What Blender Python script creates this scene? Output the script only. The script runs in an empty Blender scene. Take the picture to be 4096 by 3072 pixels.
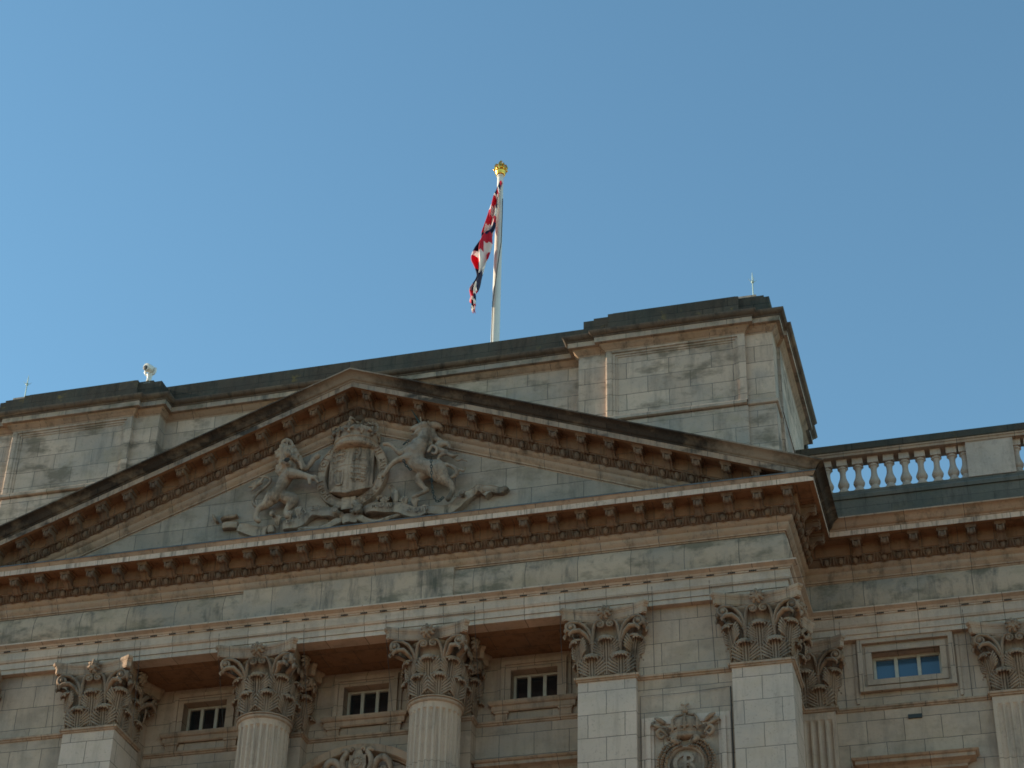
import bpy, bmesh, math, random
from mathutils import Vector, Matrix
random.seed(7)
S = bpy.context.scene
COL = S.collection
rad = math.radians
# ------------------------------------------------------------------ camera
cam = bpy.data.cameras.new('camera')
camo = bpy.data.objects.new('camera', cam); COL.objects.link(camo)
RX = Vector((0.9657171, 0.2586612, 0.0220177))
UP = Vector((0.1288562, -0.5512553, 0.8243262))
FW = Vector((-0.2253586, 0.7932288, 0.5656868))
M = Matrix((RX, UP, -FW)).transposed().to_4x4()
M.translation = Vector((11.42, -30.0, 1.6))
camo.matrix_world = M
cam.sensor_width = 36.0
cam.lens = 72.07
cam.clip_start = 0.5
cam.clip_end = 6000.0
S.camera = camo
# ------------------------------------------------------------------ light
SUN_EL, SUN_BACK = 19.5, -0.6          # elevation; degrees behind the facade plane, sun on the left
w = bpy.data.worlds.new('World'); S.world = w; w.use_nodes = True
nt = w.node_tree
bg = nt.nodes['Background']
sky = nt.nodes.new('ShaderNodeTexSky'); sky.sky_type = 'NISHITA'; sky.sun_disc = False
sky.sun_elevation = rad(SUN_EL); sky.sun_rotation = rad(270.0 + SUN_BACK)
sky.altitude = 50; sky.air_density = 1.0; sky.dust_density = 0.0; sky.ozone_density = 0.6
tint = nt.nodes.new('ShaderNodeMix'); tint.data_type = 'RGBA'; tint.blend_type = 'MULTIPLY'; tint.inputs[0].default_value = 1.0
tint.inputs[7].default_value = (0.715, 0.985, 0.99, 1)
nt.links.new(sky.outputs[0], tint.inputs[6]); nt.links.new(tint.outputs[2], bg.inputs[0]); bg.inputs[1].default_value = 0.125
sun = bpy.data.lights.new('sun', 'SUN'); sun.energy = 4.3; sun.angle = rad(0.5); sun.color = (1.0, 0.83, 0.60)
suno = bpy.data.objects.new('sun', sun); COL.objects.link(suno)
ce = math.cos(rad(SUN_EL))
to_sun = Vector((-ce*math.cos(rad(SUN_BACK)), ce*math.sin(rad(SUN_BACK)), math.sin(rad(SUN_EL))))
suno.rotation_euler = to_sun.to_track_quat('Z', 'Y').to_euler()
suno.location = (-40, 0, 40)
S.view_settings.view_transform = 'Standard'; S.view_settings.look = 'None'
S.view_settings.exposure = 0.80; S.view_settings.gamma = 1.0
S.render.engine = 'CYCLES'
S.cycles.use_denoising = True
S.cycles.max_bounces = 6; S.cycles.diffuse_bounces = 3
S.cycles.filter_width = 1.7

# ------------------------------------------------------------------ materials
def newmat(name):
    m = bpy.data.materials.new(name); m.use_nodes = True
    return m, m.node_tree.nodes, m.node_tree.links, m.node_tree.nodes['Principled BSDF']
def mixc(N, L, fac, a, b, mode='MIX'):
    n = N.new('ShaderNodeMix'); n.data_type = 'RGBA'; n.blend_type = mode
    for sock, v in ((n.inputs[0], fac), (n.inputs[6], a), (n.inputs[7], b)):
        if hasattr(v, 'is_linked'): L.new(v, sock)
        elif isinstance(v, (int, float)): sock.default_value = v
        else: sock.default_value = (*v, 1)
    return n.outputs[2]
def noise(N, L, vec, scale, detail=4, rough=0.6, lo=0.4, hi=0.6, mp=None):
    if mp:
        mm = N.new('ShaderNodeMapping'); mm.inputs['Scale'].default_value = mp
        L.new(vec, mm.inputs[0]); vec = mm.outputs[0]
    t = N.new('ShaderNodeTexNoise'); t.inputs['Scale'].default_value = scale
    t.inputs['Detail'].default_value = detail; t.inputs['Roughness'].default_value = rough
    L.new(vec, t.inputs['Vector'])
    r = N.new('ShaderNodeMapRange'); r.inputs[1].default_value = lo; r.inputs[2].default_value = hi
    r.clamp = True; L.new(t.outputs[0], r.inputs[0])
    return r.outputs[0]
def mul(N, L, a, k):
    n = N.new('ShaderNodeMath'); n.operation = 'MULTIPLY'; L.new(a, n.inputs[0])
    if hasattr(k, 'is_linked'): L.new(k, n.inputs[1])
    else: n.inputs[1].default_value = k
    return n.outputs[0]
def stone(name, base, bw=None, row=None, joint=0.011, var=0.10, grey=0.5, dirt=0.5, dirtc=(0.09, 0.085, 0.075),
          ochre=0.25, ochrec=(0.36, 0.25, 0.13), green=0.0, lichen=0.0, seed=0.0, sx=1.0, blk=0.0, base_shift=(1.29, 1.055, .965), blot=0.0, blotc=(.16, .125, .09), mort=(0.085, 0.072, 0.06)):
    m, N, L, P = newmat(name)
    pos = N.new('ShaderNodeNewGeometry').outputs['Position']
    off = N.new('ShaderNodeVectorMath'); off.operation = 'ADD'; L.new(pos, off.inputs[0]); off.inputs[1].default_value = (seed, seed*1.7, seed*.3)
    pos = off.outputs[0]
    base = tuple(b_*k_ for b_, k_ in zip(base, base_shift))
    hi = tuple(min(.9, c*(1+var)) for c in base); lo = tuple(c*(1-var) for c in base)
    if bw:
        uv = N.new('ShaderNodeUVMap')
        # joints wander a little
        nz = N.new('ShaderNodeTexNoise'); nz.inputs['Scale'].default_value = 6; L.new(pos, nz.inputs['Vector'])
        sc = N.new('ShaderNodeVectorMath'); sc.operation = 'SCALE'; L.new(nz.outputs['Color'], sc.inputs[0]); sc.inputs['Scale'].default_value = 0.02
        ad = N.new('ShaderNodeVectorMath'); ad.operation = 'ADD'; L.new(uv.outputs[0], ad.inputs[0]); L.new(sc.outputs[0], ad.inputs[1])
        b = N.new('ShaderNodeTexBrick'); b.inputs['Scale'].default_value = 1.0
        b.inputs['Brick Width'].default_value = bw; b.inputs['Row Height'].default_value = row
        b.inputs['Mortar Size'].default_value = joint*0.5; b.inputs['Mortar Smooth'].default_value = 0.25
        b.inputs['Color1'].default_value = (*hi, 1); b.inputs['Color2'].default_value = (*lo, 1); b.inputs['Mortar'].default_value = (*mort, 1)
        L.new(ad.outputs[0], b.inputs['Vector'])
        col = b.outputs['Color']; bf = b.outputs['Fac']
    else:
        col = mixc(N, L, noise(N, L, pos, 2.2, 3, .6, .3, .7), lo, hi); bf = None
    greyc = tuple(sum(base)/3*.62*k for k in (1.04, 1.0, .93))
    col = mixc(N, L, mul(N, L, noise(N, L, pos, 0.9, 5, .62, .44, .66), grey), col, greyc)
    if ochre: col = mixc(N, L, mul(N, L, noise(N, L, pos, 1.7, 4, .65, .52, .72, (1, 1, 1.6)), ochre), col, ochrec)
    # rain streaks: stretched along z
    col = mixc(N, L, mul(N, L, noise(N, L, pos, 5.0, 5, .7, .50, .74, (sx, sx, .16)), dirt), col, dirtc)
    # soot blotches
    col = mixc(N, L, mul(N, L, noise(N, L, pos, 2.6, 6, .7, .56, .74), dirt*.8), col, dirtc)
    if green: col = mixc(N, L, mul(N, L, noise(N, L, pos, 1.3, 4, .6, .42, .62, (1, 1, .5)), green), col, (0.045, 0.07, 0.065))
    if lichen: col = mixc(N, L, mul(N, L, noise(N, L, pos, 2.1, 5, .7, .60, .68), lichen), col, (0.30, 0.21, 0.05))
    if blot: col = mixc(N, L, mul(N, L, noise(N, L, pos, 1.25, 6, .62, .52, .63, (1, 1, 2.1)), blot), col, blotc)
    # pitting
    col = mixc(N, L, mul(N, L, noise(N, L, pos, 26, 3, .6, .60, .74), .35), col, dirtc)
    L.new(col, P.inputs['Base Color']); P.inputs['Roughness'].default_value = .92
    P.inputs['Specular IOR Level'].default_value = .2
    bp = N.new('ShaderNodeBump'); bp.inputs['Strength'].default_value = .35; bp.inputs['Distance'].default_value = .02
    h = noise(N, L, pos, 18, 5, .65, .2, .8)
    if bf is not None:
        sb = N.new('ShaderNodeMath'); sb.operation = 'SUBTRACT'; L.new(h, sb.inputs[0]); L.new(bf, sb.inputs[1]); h = sb.outputs[0]
    L.new(h, bp.inputs['Height']); L.new(bp.outputs[0], P.inputs['Normal'])
    return m
def plain(name, c, rough=.6, metal=0.0, var=.12, scale=8):
    m, N, L, P = newmat(name)
    pos = N.new('ShaderNodeNewGeometry').outputs['Position']
    L.new(mixc(N, L, noise(N, L, pos, scale, 4, .6, .3, .7), tuple(x*(1-var) for x in c), tuple(min(1, x*(1+var)) for x in c)), P.inputs['Base Color'])
    P.inputs['Roughness'].default_value = rough; P.inputs['Metallic'].default_value = metal
    return m
B0 = (0.415, 0.365, 0.30)
M_ASH = stone('ashlar_stone', (0.36, 0.315, 0.255), .62, .415, grey=.4, dirt=.35, ochre=.2, blot=.25)
M_PIER = stone('clean_pier_stone', (0.44, 0.395, 0.34), .62, .415, var=.09, grey=.3, dirt=.26, sx=1.4, ochre=.2, seed=3)
M_ATT = stone('attic_stone', (.42, .37, .305), .78, .345, var=.14, grey=.55, dirt=.45, ochre=.4, ochrec=(.25, .205, .12), seed=11, blot=.75)
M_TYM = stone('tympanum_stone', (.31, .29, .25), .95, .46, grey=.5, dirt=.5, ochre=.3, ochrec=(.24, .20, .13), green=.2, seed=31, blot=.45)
M_FRZ = stone('frieze_stone', (0.345, 0.305, 0.245), .93, 60, grey=.6, dirt=.95, sx=.8, ochre=.45, ochrec=(.22, .18, .11), seed=5, blot=.7, blotc=(.12, .105, .075))
M_ARC = stone('architrave_stone', (0.41, 0.37, 0.315), .72, 60, grey=.4, dirt=.35, ochre=.3, seed=8, blot=.2)
M_MLD = stone('moulding_stone', (0.31, 0.255, 0.195), 1.02, 60, grey=.4, dirt=.7, dirtc=(.06, .05, .04), ochre=.45, ochrec=(.29, .19, .10), seed=2)
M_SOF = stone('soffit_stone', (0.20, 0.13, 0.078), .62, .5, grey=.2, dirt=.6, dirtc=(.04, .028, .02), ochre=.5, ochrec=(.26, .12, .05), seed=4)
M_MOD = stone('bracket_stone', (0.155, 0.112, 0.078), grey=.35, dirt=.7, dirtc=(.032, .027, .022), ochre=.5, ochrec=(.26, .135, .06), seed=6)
M_CAP = stone('carved_stone', (0.25, 0.205, 0.155), grey=.4, dirt=.9, dirtc=(.036, .031, .026), ochre=.6, ochrec=(.28, .165, .085), seed=9)
M_SCU = stone('sculpture_stone', (0.315, 0.275, 0.22), grey=.5, dirt=.95, dirtc=(.036, .033, .029), ochre=.45, ochrec=(.27, .17, .095), seed=13, sx=1.3, blot=.55, blotc=(.07, .058, .045))
M_DRK = stone('weathered_coping_stone', (0.062, 0.06, 0.050), .93, .28, var=.2, grey=.5, dirt=.8, dirtc=(.016, .017, .016), ochre=.3, ochrec=(.12, .10, .07), green=.3, lichen=.35, seed=15, mort=(.01, .01, .01))
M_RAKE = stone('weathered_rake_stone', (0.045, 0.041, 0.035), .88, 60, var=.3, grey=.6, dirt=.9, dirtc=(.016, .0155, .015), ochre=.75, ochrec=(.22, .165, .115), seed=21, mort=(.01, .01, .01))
def pale_patches(m):
    """rain-washed pale stone round the apex and at the right-hand foot of the raking moulding, ragged at its edge"""
    N, L = m.node_tree.nodes, m.node_tree.links; P = N['Principled BSDF']; src = P.inputs['Base Color'].links[0].from_socket
    pos = N.new('ShaderNodeNewGeometry').outputs['Position']; sp = N.new('ShaderNodeSeparateXYZ'); L.new(pos, sp.inputs[0])
    nz = noise(N, L, pos, 2.4, 6, .7, .25, .75)
    def math2(op, a_, b_):
        n = N.new('ShaderNodeMath'); n.operation = op
        for s_, v in ((n.inputs[0], a_), (n.inputs[1], b_)):
            if hasattr(v, 'is_linked'): L.new(v, s_)
            else: s_.default_value = v
        return n.outputs[0]
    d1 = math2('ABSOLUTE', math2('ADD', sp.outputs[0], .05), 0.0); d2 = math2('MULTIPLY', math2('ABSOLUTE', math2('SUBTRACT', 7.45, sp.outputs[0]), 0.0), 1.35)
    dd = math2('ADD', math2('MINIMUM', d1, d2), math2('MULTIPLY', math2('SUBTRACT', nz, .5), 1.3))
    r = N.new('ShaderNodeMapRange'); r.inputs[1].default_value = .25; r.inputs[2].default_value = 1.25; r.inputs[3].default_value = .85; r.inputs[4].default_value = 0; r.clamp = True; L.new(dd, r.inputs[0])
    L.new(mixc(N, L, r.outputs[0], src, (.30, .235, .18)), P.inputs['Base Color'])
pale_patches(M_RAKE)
M_PLN = stone('plinth_stone', (0.115, 0.12, 0.108), .9, .3, grey=.4, dirt=.6, dirtc=(.036, .036, .033), ochre=.2, green=.3, seed=17)
M_BAL = stone('baluster_stone', (0.40, 0.375, 0.335), grey=.35, dirt=.4, ochre=.12, seed=19)
M_RCO = stone('sooty_rake_corona_stone', (.30, .255, .205), .88, 60, var=.15, grey=.6, dirt=.9, dirtc=(.028, .026, .024), ochre=.45, ochrec=(.28, .19, .12), seed=41, sx=1.4, blot=.85, blotc=(.035, .033, .031))
M_CYM = stone('stained_cornice_stone', (.115, .10, .08), .9, 60, grey=.5, dirt=.85, dirtc=(.028, .027, .025), ochre=.65, ochrec=(.24, .18, .12), seed=37)
M_COL = stone('column_stone', (.40, .35, .285), 60, 1.12, joint=.008, grey=.3, dirt=.55, dirtc=(.12, .10, .085), ochre=.2, seed=23, sx=2.0)
M_COR = stone('corona_stone', (.47, .415, .35), .62, 60, grey=.3, dirt=.9, dirtc=(.05, .04, .033), ochre=.35, ochrec=(.30, .19, .11), seed=27, sx=2.6)
M_LEAD = plain('lead_flashing', (.075, .085, .09), .7, 0, .35)
M_FRAME = plain('painted_window_frame', (.46, .41, .34), .5)
m, N_, L_, P_ = newmat('window_glass'); P_.inputs['Base Color'].default_value = (.012, .016, .02, 1); P_.inputs['Roughness'].default_value = .07
P_.inputs['Specular IOR Level'].default_value = .8
M_GLASS = m
m, N_, L_, P_ = newmat('curtain_and_sky_blue_glass'); P_.inputs['Base Color'].default_value = (.045, .10, .17, 1); P_.inputs['Roughness'].default_value = .1; P_.inputs['Specular IOR Level'].default_value = .8  # blue of net curtains and of reflected sky, both painted into the base colour
M_GLASSB = m
M_WHITE = plain('white_paint', (.72, .70, .64), .35, 0, .05)
M_GOLD = plain('gold_leaf', (1.0, .50, .09), .22, 1.0, .12, 20)
M_BLACK = plain('black_rubber', (.02, .02, .022), .5)
M_CHAIN = plain('dark_bronze_chain', (.025, .04, .036), .6, .2)
M_VERDI = plain('verdigris_copper', (.40, .52, .47), .6, .2, .15)
M_WIRE = plain('netting_wire', (.05, .045, .04), .7)
M_VENT = plain('dark_vent', (.024, .025, .022), .6)
M_MOUTH_SHADE = plain('mouth_shade_black', (.03, .026, .022), .9)  # near-black colour painted for the shade inside the lion's mouth
M_ROOF = plain('lead_roof', (.2, .2, .2), .7)
M_GRAVEL = plain('red_gravel', (.26, .16, .10), .95, 0, .2, 1.5)
# ------------------------------------------------------------------ mesh helpers
class MB:
    def __init__(s): s.v = []; s.f = []; s.t = Matrix()
    def add(s, vs, fs):
        o = len(s.v); s.v += [tuple(s.t @ Vector(v)) for v in vs]; s.f += [tuple(o+i for i in f) for f in fs]
    def box(s, x0, x1, y0, y1, z0, z1):
        s.add([(x0,y0,z0),(x1,y0,z0),(x1,y1,z0),(x0,y1,z0),(x0,y0,z1),(x1,y0,z1),(x1,y1,z1),(x0,y1,z1)],
              [(0,3,2,1),(4,5,6,7),(0,1,5,4),(1,2,6,5),(2,3,7,6),(3,0,4,7)])
    def prism(s, poly, a0, a1, fn):
        n = len(poly)
        s.add([fn(p, a0) for p in poly]+[fn(p, a1) for p in poly],
              [tuple(range(n)), tuple(range(2*n-1, n-1, -1))]+[(i, (i+1) % n, n+(i+1) % n, n+i) for i in range(n)])
    def prism_y(s, poly, y0, y1): s.prism(poly, y0, y1, lambda p, a: (p[0], a, p[1]))
    def prism_x(s, poly, x0, x1): s.prism(poly, x0, x1, lambda p, a: (a, p[0], p[1]))
    def prism_z(s, poly, z0, z1): s.prism(poly, z0, z1, lambda p, a: (p[0], p[1], a))
    def rings(s, rs, closed=True, caps=True):
        n = len(rs[0]); vs = [p for r in rs for p in r]; fs = []
        for i in range(len(rs)-1):
            for j in range(n if closed else n-1):
                fs.append((i*n+j, i*n+(j+1) % n, (i+1)*n+(j+1) % n, (i+1)*n+j))
        if caps and closed: fs += [tuple(range(n)), tuple(range(len(vs)-1, len(vs)-n-1, -1))]
        s.add(vs, fs)
    def lathe(s, prof, n=16, c=(0,0,0)):
        s.rings([[(c[0]+r*math.cos(2*math.pi*k/n), c[1]+r*math.sin(2*math.pi*k/n), c[2]+z) for k in range(n)] for r, z in [(max(r_, .001), z_) for r_, z_ in prof]])
    def tube(s, pts, rs, n=6, flat=1.0, side=None):
        pts = [Vector(p) for p in pts]
        if isinstance(rs, (int, float)): rs = [rs]*len(pts)
        out = []
        for i, p in enumerate(pts):
            t = (pts[min(i+1, len(pts)-1)]-pts[max(i-1, 0)])
            t = t.normalized() if t.length > 1e-9 else Vector((0,0,1))
            ref = Vector(side) if side else (Vector((0,1,0)) if abs(t.y) < .9 else Vector((1,0,0)))
            b = t.cross(ref)
            b = b.normalized() if b.length > 1e-6 else Vector((1,0,0))
            a = b.cross(t).normalized()
            out.append([tuple(p + rs[i]*(math.cos(q)*a*flat + math.sin(q)*b)) for q in (2*math.pi*k/n for k in range(n))])
        s.rings(out)
    def ball(s, c, r, n=10, m=6, sc=(1,1,1)):
        rs = []
        for i in range(1, m):
            a = math.pi*i/m
            rs.append([(c[0]+r*sc[0]*math.sin(a)*math.cos(2*math.pi*k/n), c[1]+r*sc[1]*math.sin(a)*math.sin(2*math.pi*k/n), c[2]-r*sc[2]*math.cos(a)) for k in range(n)])
        s.rings(rs)
    def capsule(s, p0, r0, p1, r1, n=10):
        p0 = Vector(p0); p1 = Vector(p1); d = p1-p0
        if d.length < 1e-6: return s.ball(p0, r0)
        t = d.normalized(); a = t.orthogonal().normalized(); b = t.cross(a); rs = []
        st = [(p0, r0, q) for q in (-75, -45, -15)] + [(p1, r1, q) for q in (15, 45, 75)]
        for p, r, q in st:
            o = p + t*r*math.sin(rad(q)); k = r*math.cos(rad(q))
            rs.append([tuple(o+k*(math.cos(2*math.pi*j/n)*a+math.sin(2*math.pi*j/n)*b)) for j in range(n)])
        s.rings(rs)
    def sweep(s, path, prof, closed=False):
        """profile [(outward, z)] along a plan path; outward = right-hand side of travel, mitred corners"""
        P = [Vector(p) for p in path]; out = []
        nn = []
        for i in range(len(P)-1):
            d = (P[i+1]-P[i]).normalized(); nn.append(Vector((d.y, -d.x)))
        for i, p in enumerate(P):
            if i == 0: o = nn[0]
            elif i == len(P)-1: o = nn[-1]
            else: o = (nn[i-1]+nn[i])/(1+nn[i-1].dot(nn[i]))
            out.append([(p.x+o.x*d, p.y+o.y*d, z) for d, z in prof])
        s.rings(out, closed=closed, caps=False)
    def build(s, name, mat, parent=None, smooth=False, label=None, uv=True, auto=None):
        me = bpy.data.meshes.new(name); me.from_pydata(s.v, [], s.f); me.update()
        bm = bmesh.new(); bm.from_mesh(me)
        bmesh.ops.recalc_face_normals(bm, faces=bm.faces)
        if uv:
            ul = bm.loops.layers.uv.new('UVMap')
            for f in bm.faces:
                nx, ny, nz = abs(f.normal.x), abs(f.normal.y), abs(f.normal.z)
                for l in f.loops:
                    c = l.vert.co
                    if nx > ny+.05 and nx > nz: l[ul].uv = (c.y+.31, c.z)
                    elif nz > ny and nz > nx: l[ul].uv = (c.x, c.y)
                    else: l[ul].uv = (c.x, c.z)
        if smooth:
            for f in bm.faces: f.smooth = True
        bm.to_mesh(me); bm.free()
        if auto is not None:
            me.shade_smooth() if hasattr(me, 'shade_smooth') else None
            try: me.set_sharp_from_angle(angle=rad(auto))
            except Exception: pass
        if mat: me.materials.append(mat)
        o = bpy.data.objects.new(name, me); COL.objects.link(o)
        if parent: o.parent = parent
        if label: o['label'] = label
        return o
def empty(name, loc, label, cat, group=None):
    o = bpy.data.objects.new(name, None); COL.objects.link(o); o.location = loc
    o['label'] = label; o['category'] = cat
    if group: o['group'] = group
    return o
def tag(o, label, cat, group=None):
    o['label'] = label; o['category'] = cat
    if group: o['group'] = group
    return o
def struct(o): o['kind'] = 'structure'; return o
def dup(o, parent, loc):
    c = o.copy(); COL.objects.link(c); c.parent = parent; c.location = loc
    for ch in list(o.children):
        k = ch.copy(); COL.objects.link(k); k.parent = c
    return c

# ------------------------------------------------------------------ ground
g = MB(); g.add([(-3000,-3000,0),(3000,-3000,0),(3000,3000,0),(-3000,3000,0)], [(0,1,2,3)])
struct(g.build('ground', M_GRAVEL))

PAL = empty('palace', (0, 0, 0), 'large pale stone palace front with a carved pediment, columns and a balustrade', 'palace')
HX = 7.735      # half width of the projecting centre block
SB = 1.95       # set-back of the side wings
WX = 18.0       # extent of the wings that is built
ZA, ZF0, ZF1, ZC = 18.07, 18.53, 19.19, 19.775   # architrave soffit, frieze, corona soffit
SL = 0.376      # pediment slope
BAYS = (-3.08, 0.0, 3.08)

# ------------------------------------------------------------------ walls
wl = MB()
# lower storeys (out of frame) and body
wl.box(-HX-.2, HX+.2, .02, 9.5, 0.0, 6.0)
for s in (-1, 1):
    x0, x1 = sorted((s*(HX+.2), s*WX)); wl.box(x0, x1, SB+.02, 12, 0.0, 6.0)
    x0, x1 = sorted((s*5.1, s*6.8)); wl.box(x0, x1, .13, 1.5, 6.0, ZA+.1)       # panel between the piers
    x0, x1 = sorted((s*4.2, s*7.6)); wl.box(x0, x1, .95, 3.2, 6.0, ZA+.1)       # block behind
# loggia rear wall with three openings
YR = 1.3
edges = [-4.25]+[e for b in BAYS for e in (b-.42, b+.42)]+[4.25]
for i in range(0, len(edges), 2): wl.box(edges[i], edges[i+1], YR, 1.9, 6.0, ZA+.1)
for b in BAYS:
    wl.box(b-.42, b+.42, YR, 1.9, 6.0, 17.12); wl.box(b-.42, b+.42, YR, 1.9, 17.79, ZA+.1)
# wing walls, right one with its window opening
YW = SB+.13
WC = 9.43
wl.box(-WX, -7.5, YW, 3.2, 6.0, ZA+.1)
wl.box(7.5, WC-.58, YW, 3.2, 6.0, ZA+.1); wl.box(WC+.58, WX, YW, 3.2, 6.0, ZA+.1)
wl.box(WC-.58, WC+.58, YW, 3.2, 6.0, 17.32); wl.box(WC-.58, WC+.58, YW, 3.2, 17.84, ZA+.1)
wl.build('wall', M_ASH, PAL)
# core of the entablature (its underside is the loggia ceiling)
co = MB(); co.box(-HX+.03, HX-.03, .03, 3.3, ZA+.003, 19.7)
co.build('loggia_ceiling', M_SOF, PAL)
for s in (-1, 1):
    bk = MB(); x0, x1 = sorted((s*(HX-.02), s*WX)); bk.box(x0, x1, SB+.03, 4.0, ZA+.003, 19.9)
    x0, x1 = sorted((s*HX, s*WX)); bk.box(x0, x1, 3.99, 12, 6.0, 19.6); bk.build('wing_roof', M_ROOF, PAL)
bk = MB(); bk.box(-HX+.05, HX-.05, 3.0, 9.5, 6.0, 19.6); bk.build('roof', M_ROOF, PAL)

# string course at necking level
ZN0, ZN1 = 16.765, 16.845
def neck_prof(z0=ZN0): return [(0, z0-.0), (.025, z0+.01), (.03, z0+.03), (.055, z0+.04), (.06, z0+.075), (.0, z0+.085)]
for pth in ([(-4.17, YR), (4.17, YR)], [(-6.76, .13), (-5.15, .13)], [(5.15, .13), (6.76, .13)], [(HX-.12, 1.0), (HX-.12, YW)], [(8.17, YW), (10.77, YW)], [(11.75, YW), (WX, YW)], [(-WX, YW), (-8.17, YW)]):
    sc = MB(); sc.sweep(pth, neck_prof()); sc.build('string_course', M_MLD, PAL)

# ------------------------------------------------------------------ entablature
PATH = [(-WX, SB), (-HX, SB), (-HX, 0), (HX, 0), (HX, SB), (WX, SB)]
ar = MB()
ar.sweep(PATH, [(-.3, ZA), (0, ZA), (0, ZA+.085), (.02, ZA+.088), (.02, ZA+.205), (.045, ZA+.215), (.06, ZA+.245), (.065, ZA+.25), (.065, ZA+.40),
                (.085, ZA+.402), (.085, ZA+.425), (.10, ZA+.43), (.12, ZA+.455), (.165, ZA+.475), (.20, ZA+.49), (.20, ZA+.515), (-.02, ZA+.53)])
ar.build('architrave', M_ARC, PAL)
# bead groups below the architrave crown
def dash_row(x0, x1, y):
    bd = MB()
    n = int((x1-x0)/.36)
    for i in range(n+1):
        x = x0+.1+i*.36
        for k in range(4): bd.box(x+k*.034, x+k*.034+.02, y-.012, y+.02, ZA+.403, ZA+.426)
        bd.box(x, x+.122, y-.005, y+.02, ZA+.407, ZA+.421)
        bd.build('bead_moulding', M_VENT, PAL); bd = MB()
dash_row(-HX, HX, -.085); dash_row(HX+.1, 13.5, SB-.085)
# pulvinated frieze, flat tablet in the middle
fz = MB()
def pulv(k=.085, n=8): return [(k*math.sin(math.pi*(i/n))**.8 if 0 < i < n else 0, ZF0+(ZF1-ZF0)*i/n) for i in range(n+1)]
fz.sweep(PATH, pulv())
fz.build('frieze', M_FRZ, PAL, auto=50)
tb = MB(); tb.box(-1.96, 1.96, -.10, .02, ZF0-.02, ZF1+.005)
tb.build('frieze_tablet', M_FRZ, PAL)
# bed mouldings, egg band, modillion band, soffit, corona
BED = [(0, ZF1-.01), (.02, ZF1), (.02, ZF1+.022), (.045, ZF1+.025), (.045, ZF1+.05), (.06, ZF1+.07), (.09, ZF1+.10), (.10, ZF1+.125), (.10, ZF1+.16),
       (.105, ZF1+.165), (.135, ZF1+.185), (.165, ZF1+.215), (.175, ZF1+.245), (.165, ZF1+.258)]
EGB = [(.165, ZF1+.258), (.19, ZF1+.275), (.225, ZF1+.33), (.235, ZF1+.37), (.27, ZF1+.375), (.27, ZF1+.395)]
SOF = [(.27, ZF1+.395), (.285, ZF1+.40), (.285, ZC+.03), (.34, ZC+.035), (.53, ZC+.035), (.54, ZC), (.62, ZC)]
CRN = [(.62, ZC), (.62, ZC+.10)]
TOPH = [(.62, ZC+.10), (.63, ZC+.11), (.66, ZC+.155), (.675, ZC+.16), (.675, ZC+.185), (-.1, ZC+.30)]
CYM = [(.62, ZC+.10), (.635, ZC+.105), (.64, ZC+.125), (.67, ZC+.135), (.69, ZC+.155), (.72, ZC+.205), (.765, ZC+.235), (.80, ZC+.245), (.82, ZC+.25), (.82, ZC+.275), (.0, ZC+.34)]
WINGS = ([(-WX, SB), (-HX, SB), (-HX, 0)], [(HX, 0), (HX, SB), (WX, SB)])
FR = [(-HX, 0), (HX, 0)]
b1 = MB(); b1.sweep(PATH, BED); b1.build('bed_moulding', M_MLD, PAL, auto=35)
b2 = MB(); b2.sweep(PATH, SOF[:-2]+[(.54, ZC+.03), (.54, ZC), (.62, ZC)])
mod_x = [(i+.5)*.509 for i in range(-16, 16)]
for x in mod_x: b2.box(x-.13, x+.13, -.53, -.28, ZC+.004, ZC+.05)
wing_x = [8.80+.494*i for i in range(10)]
for x in wing_x: b2.box(x-.13, x+.13, SB-.53, SB-.28, ZC+.004, ZC+.05)
side_y = [.22, .72, 1.22]
for y in side_y: b2.box(HX+.28, HX+.53, y-.13, y+.13, ZC+.004, ZC+.05)
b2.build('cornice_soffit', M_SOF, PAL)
cr = MB(); cr.sweep(PATH, CRN)
cr.build('corona', M_COR, PAL)
# mitre of the long front edge: horizontal cornice under the pediment carries only a small fillet with lead flashing
tp = MB()
def mitred(mb, prof, xe):   # front run, mitred into the returns at both ends
    mb.rings([[(-(xe+d), -d, z) for d, z in prof], [((xe+d), -d, z) for d, z in prof]], closed=False, caps=False)
mitred(tp, TOPH[:4], HX); tp.build('corona_fillet', M_MLD, PAL)
lf = MB(); mitred(lf, TOPH[3:], HX); lf.build('lead_flashing', M_LEAD, PAL)
cy = MB(); cy.sweep([(HX, -.9), (HX, SB-.9)], CYM)
cy2 = MB(); cy2.sweep([(-HX, SB-.9), (-HX, -.9)], CYM)
cy3 = MB(); cy3.sweep([(HX+.9, SB), (WX, SB)], CYM)
cy4 = MB(); cy4.sweep([(-WX, SB), (-HX-.9, SB)], CYM)
# cut the ends back to the mitre plane: the return starts where y = -d
def remitre(mb):
    for i, v in enumerate(mb.v):
        if abs(v[1]+.9) < 1e-6:
            d = abs(v[0])-HX; mb.v[i] = (v[0], -d, v[2])
        elif abs(v[1]-(SB-.9)) < 1e-6:
            d = abs(v[0])-HX; mb.v[i] = (v[0], SB-d, v[2])
def remitre_wing(mb):
    for i, v in enumerate(mb.v):
        if abs(abs(v[0])-(HX+.9)) < 1e-6: d = SB-v[1]; mb.v[i] = (math.copysign(HX+d, v[0]), v[1], v[2])
for c_ in (cy3, cy4): remitre_wing(c_); c_.build('wing_cymatium', M_MLD, PAL, auto=40)
for c_ in (cy, cy2): remitre(c_); c_.build('cymatium', M_RAKE, PAL, auto=40)

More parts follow.
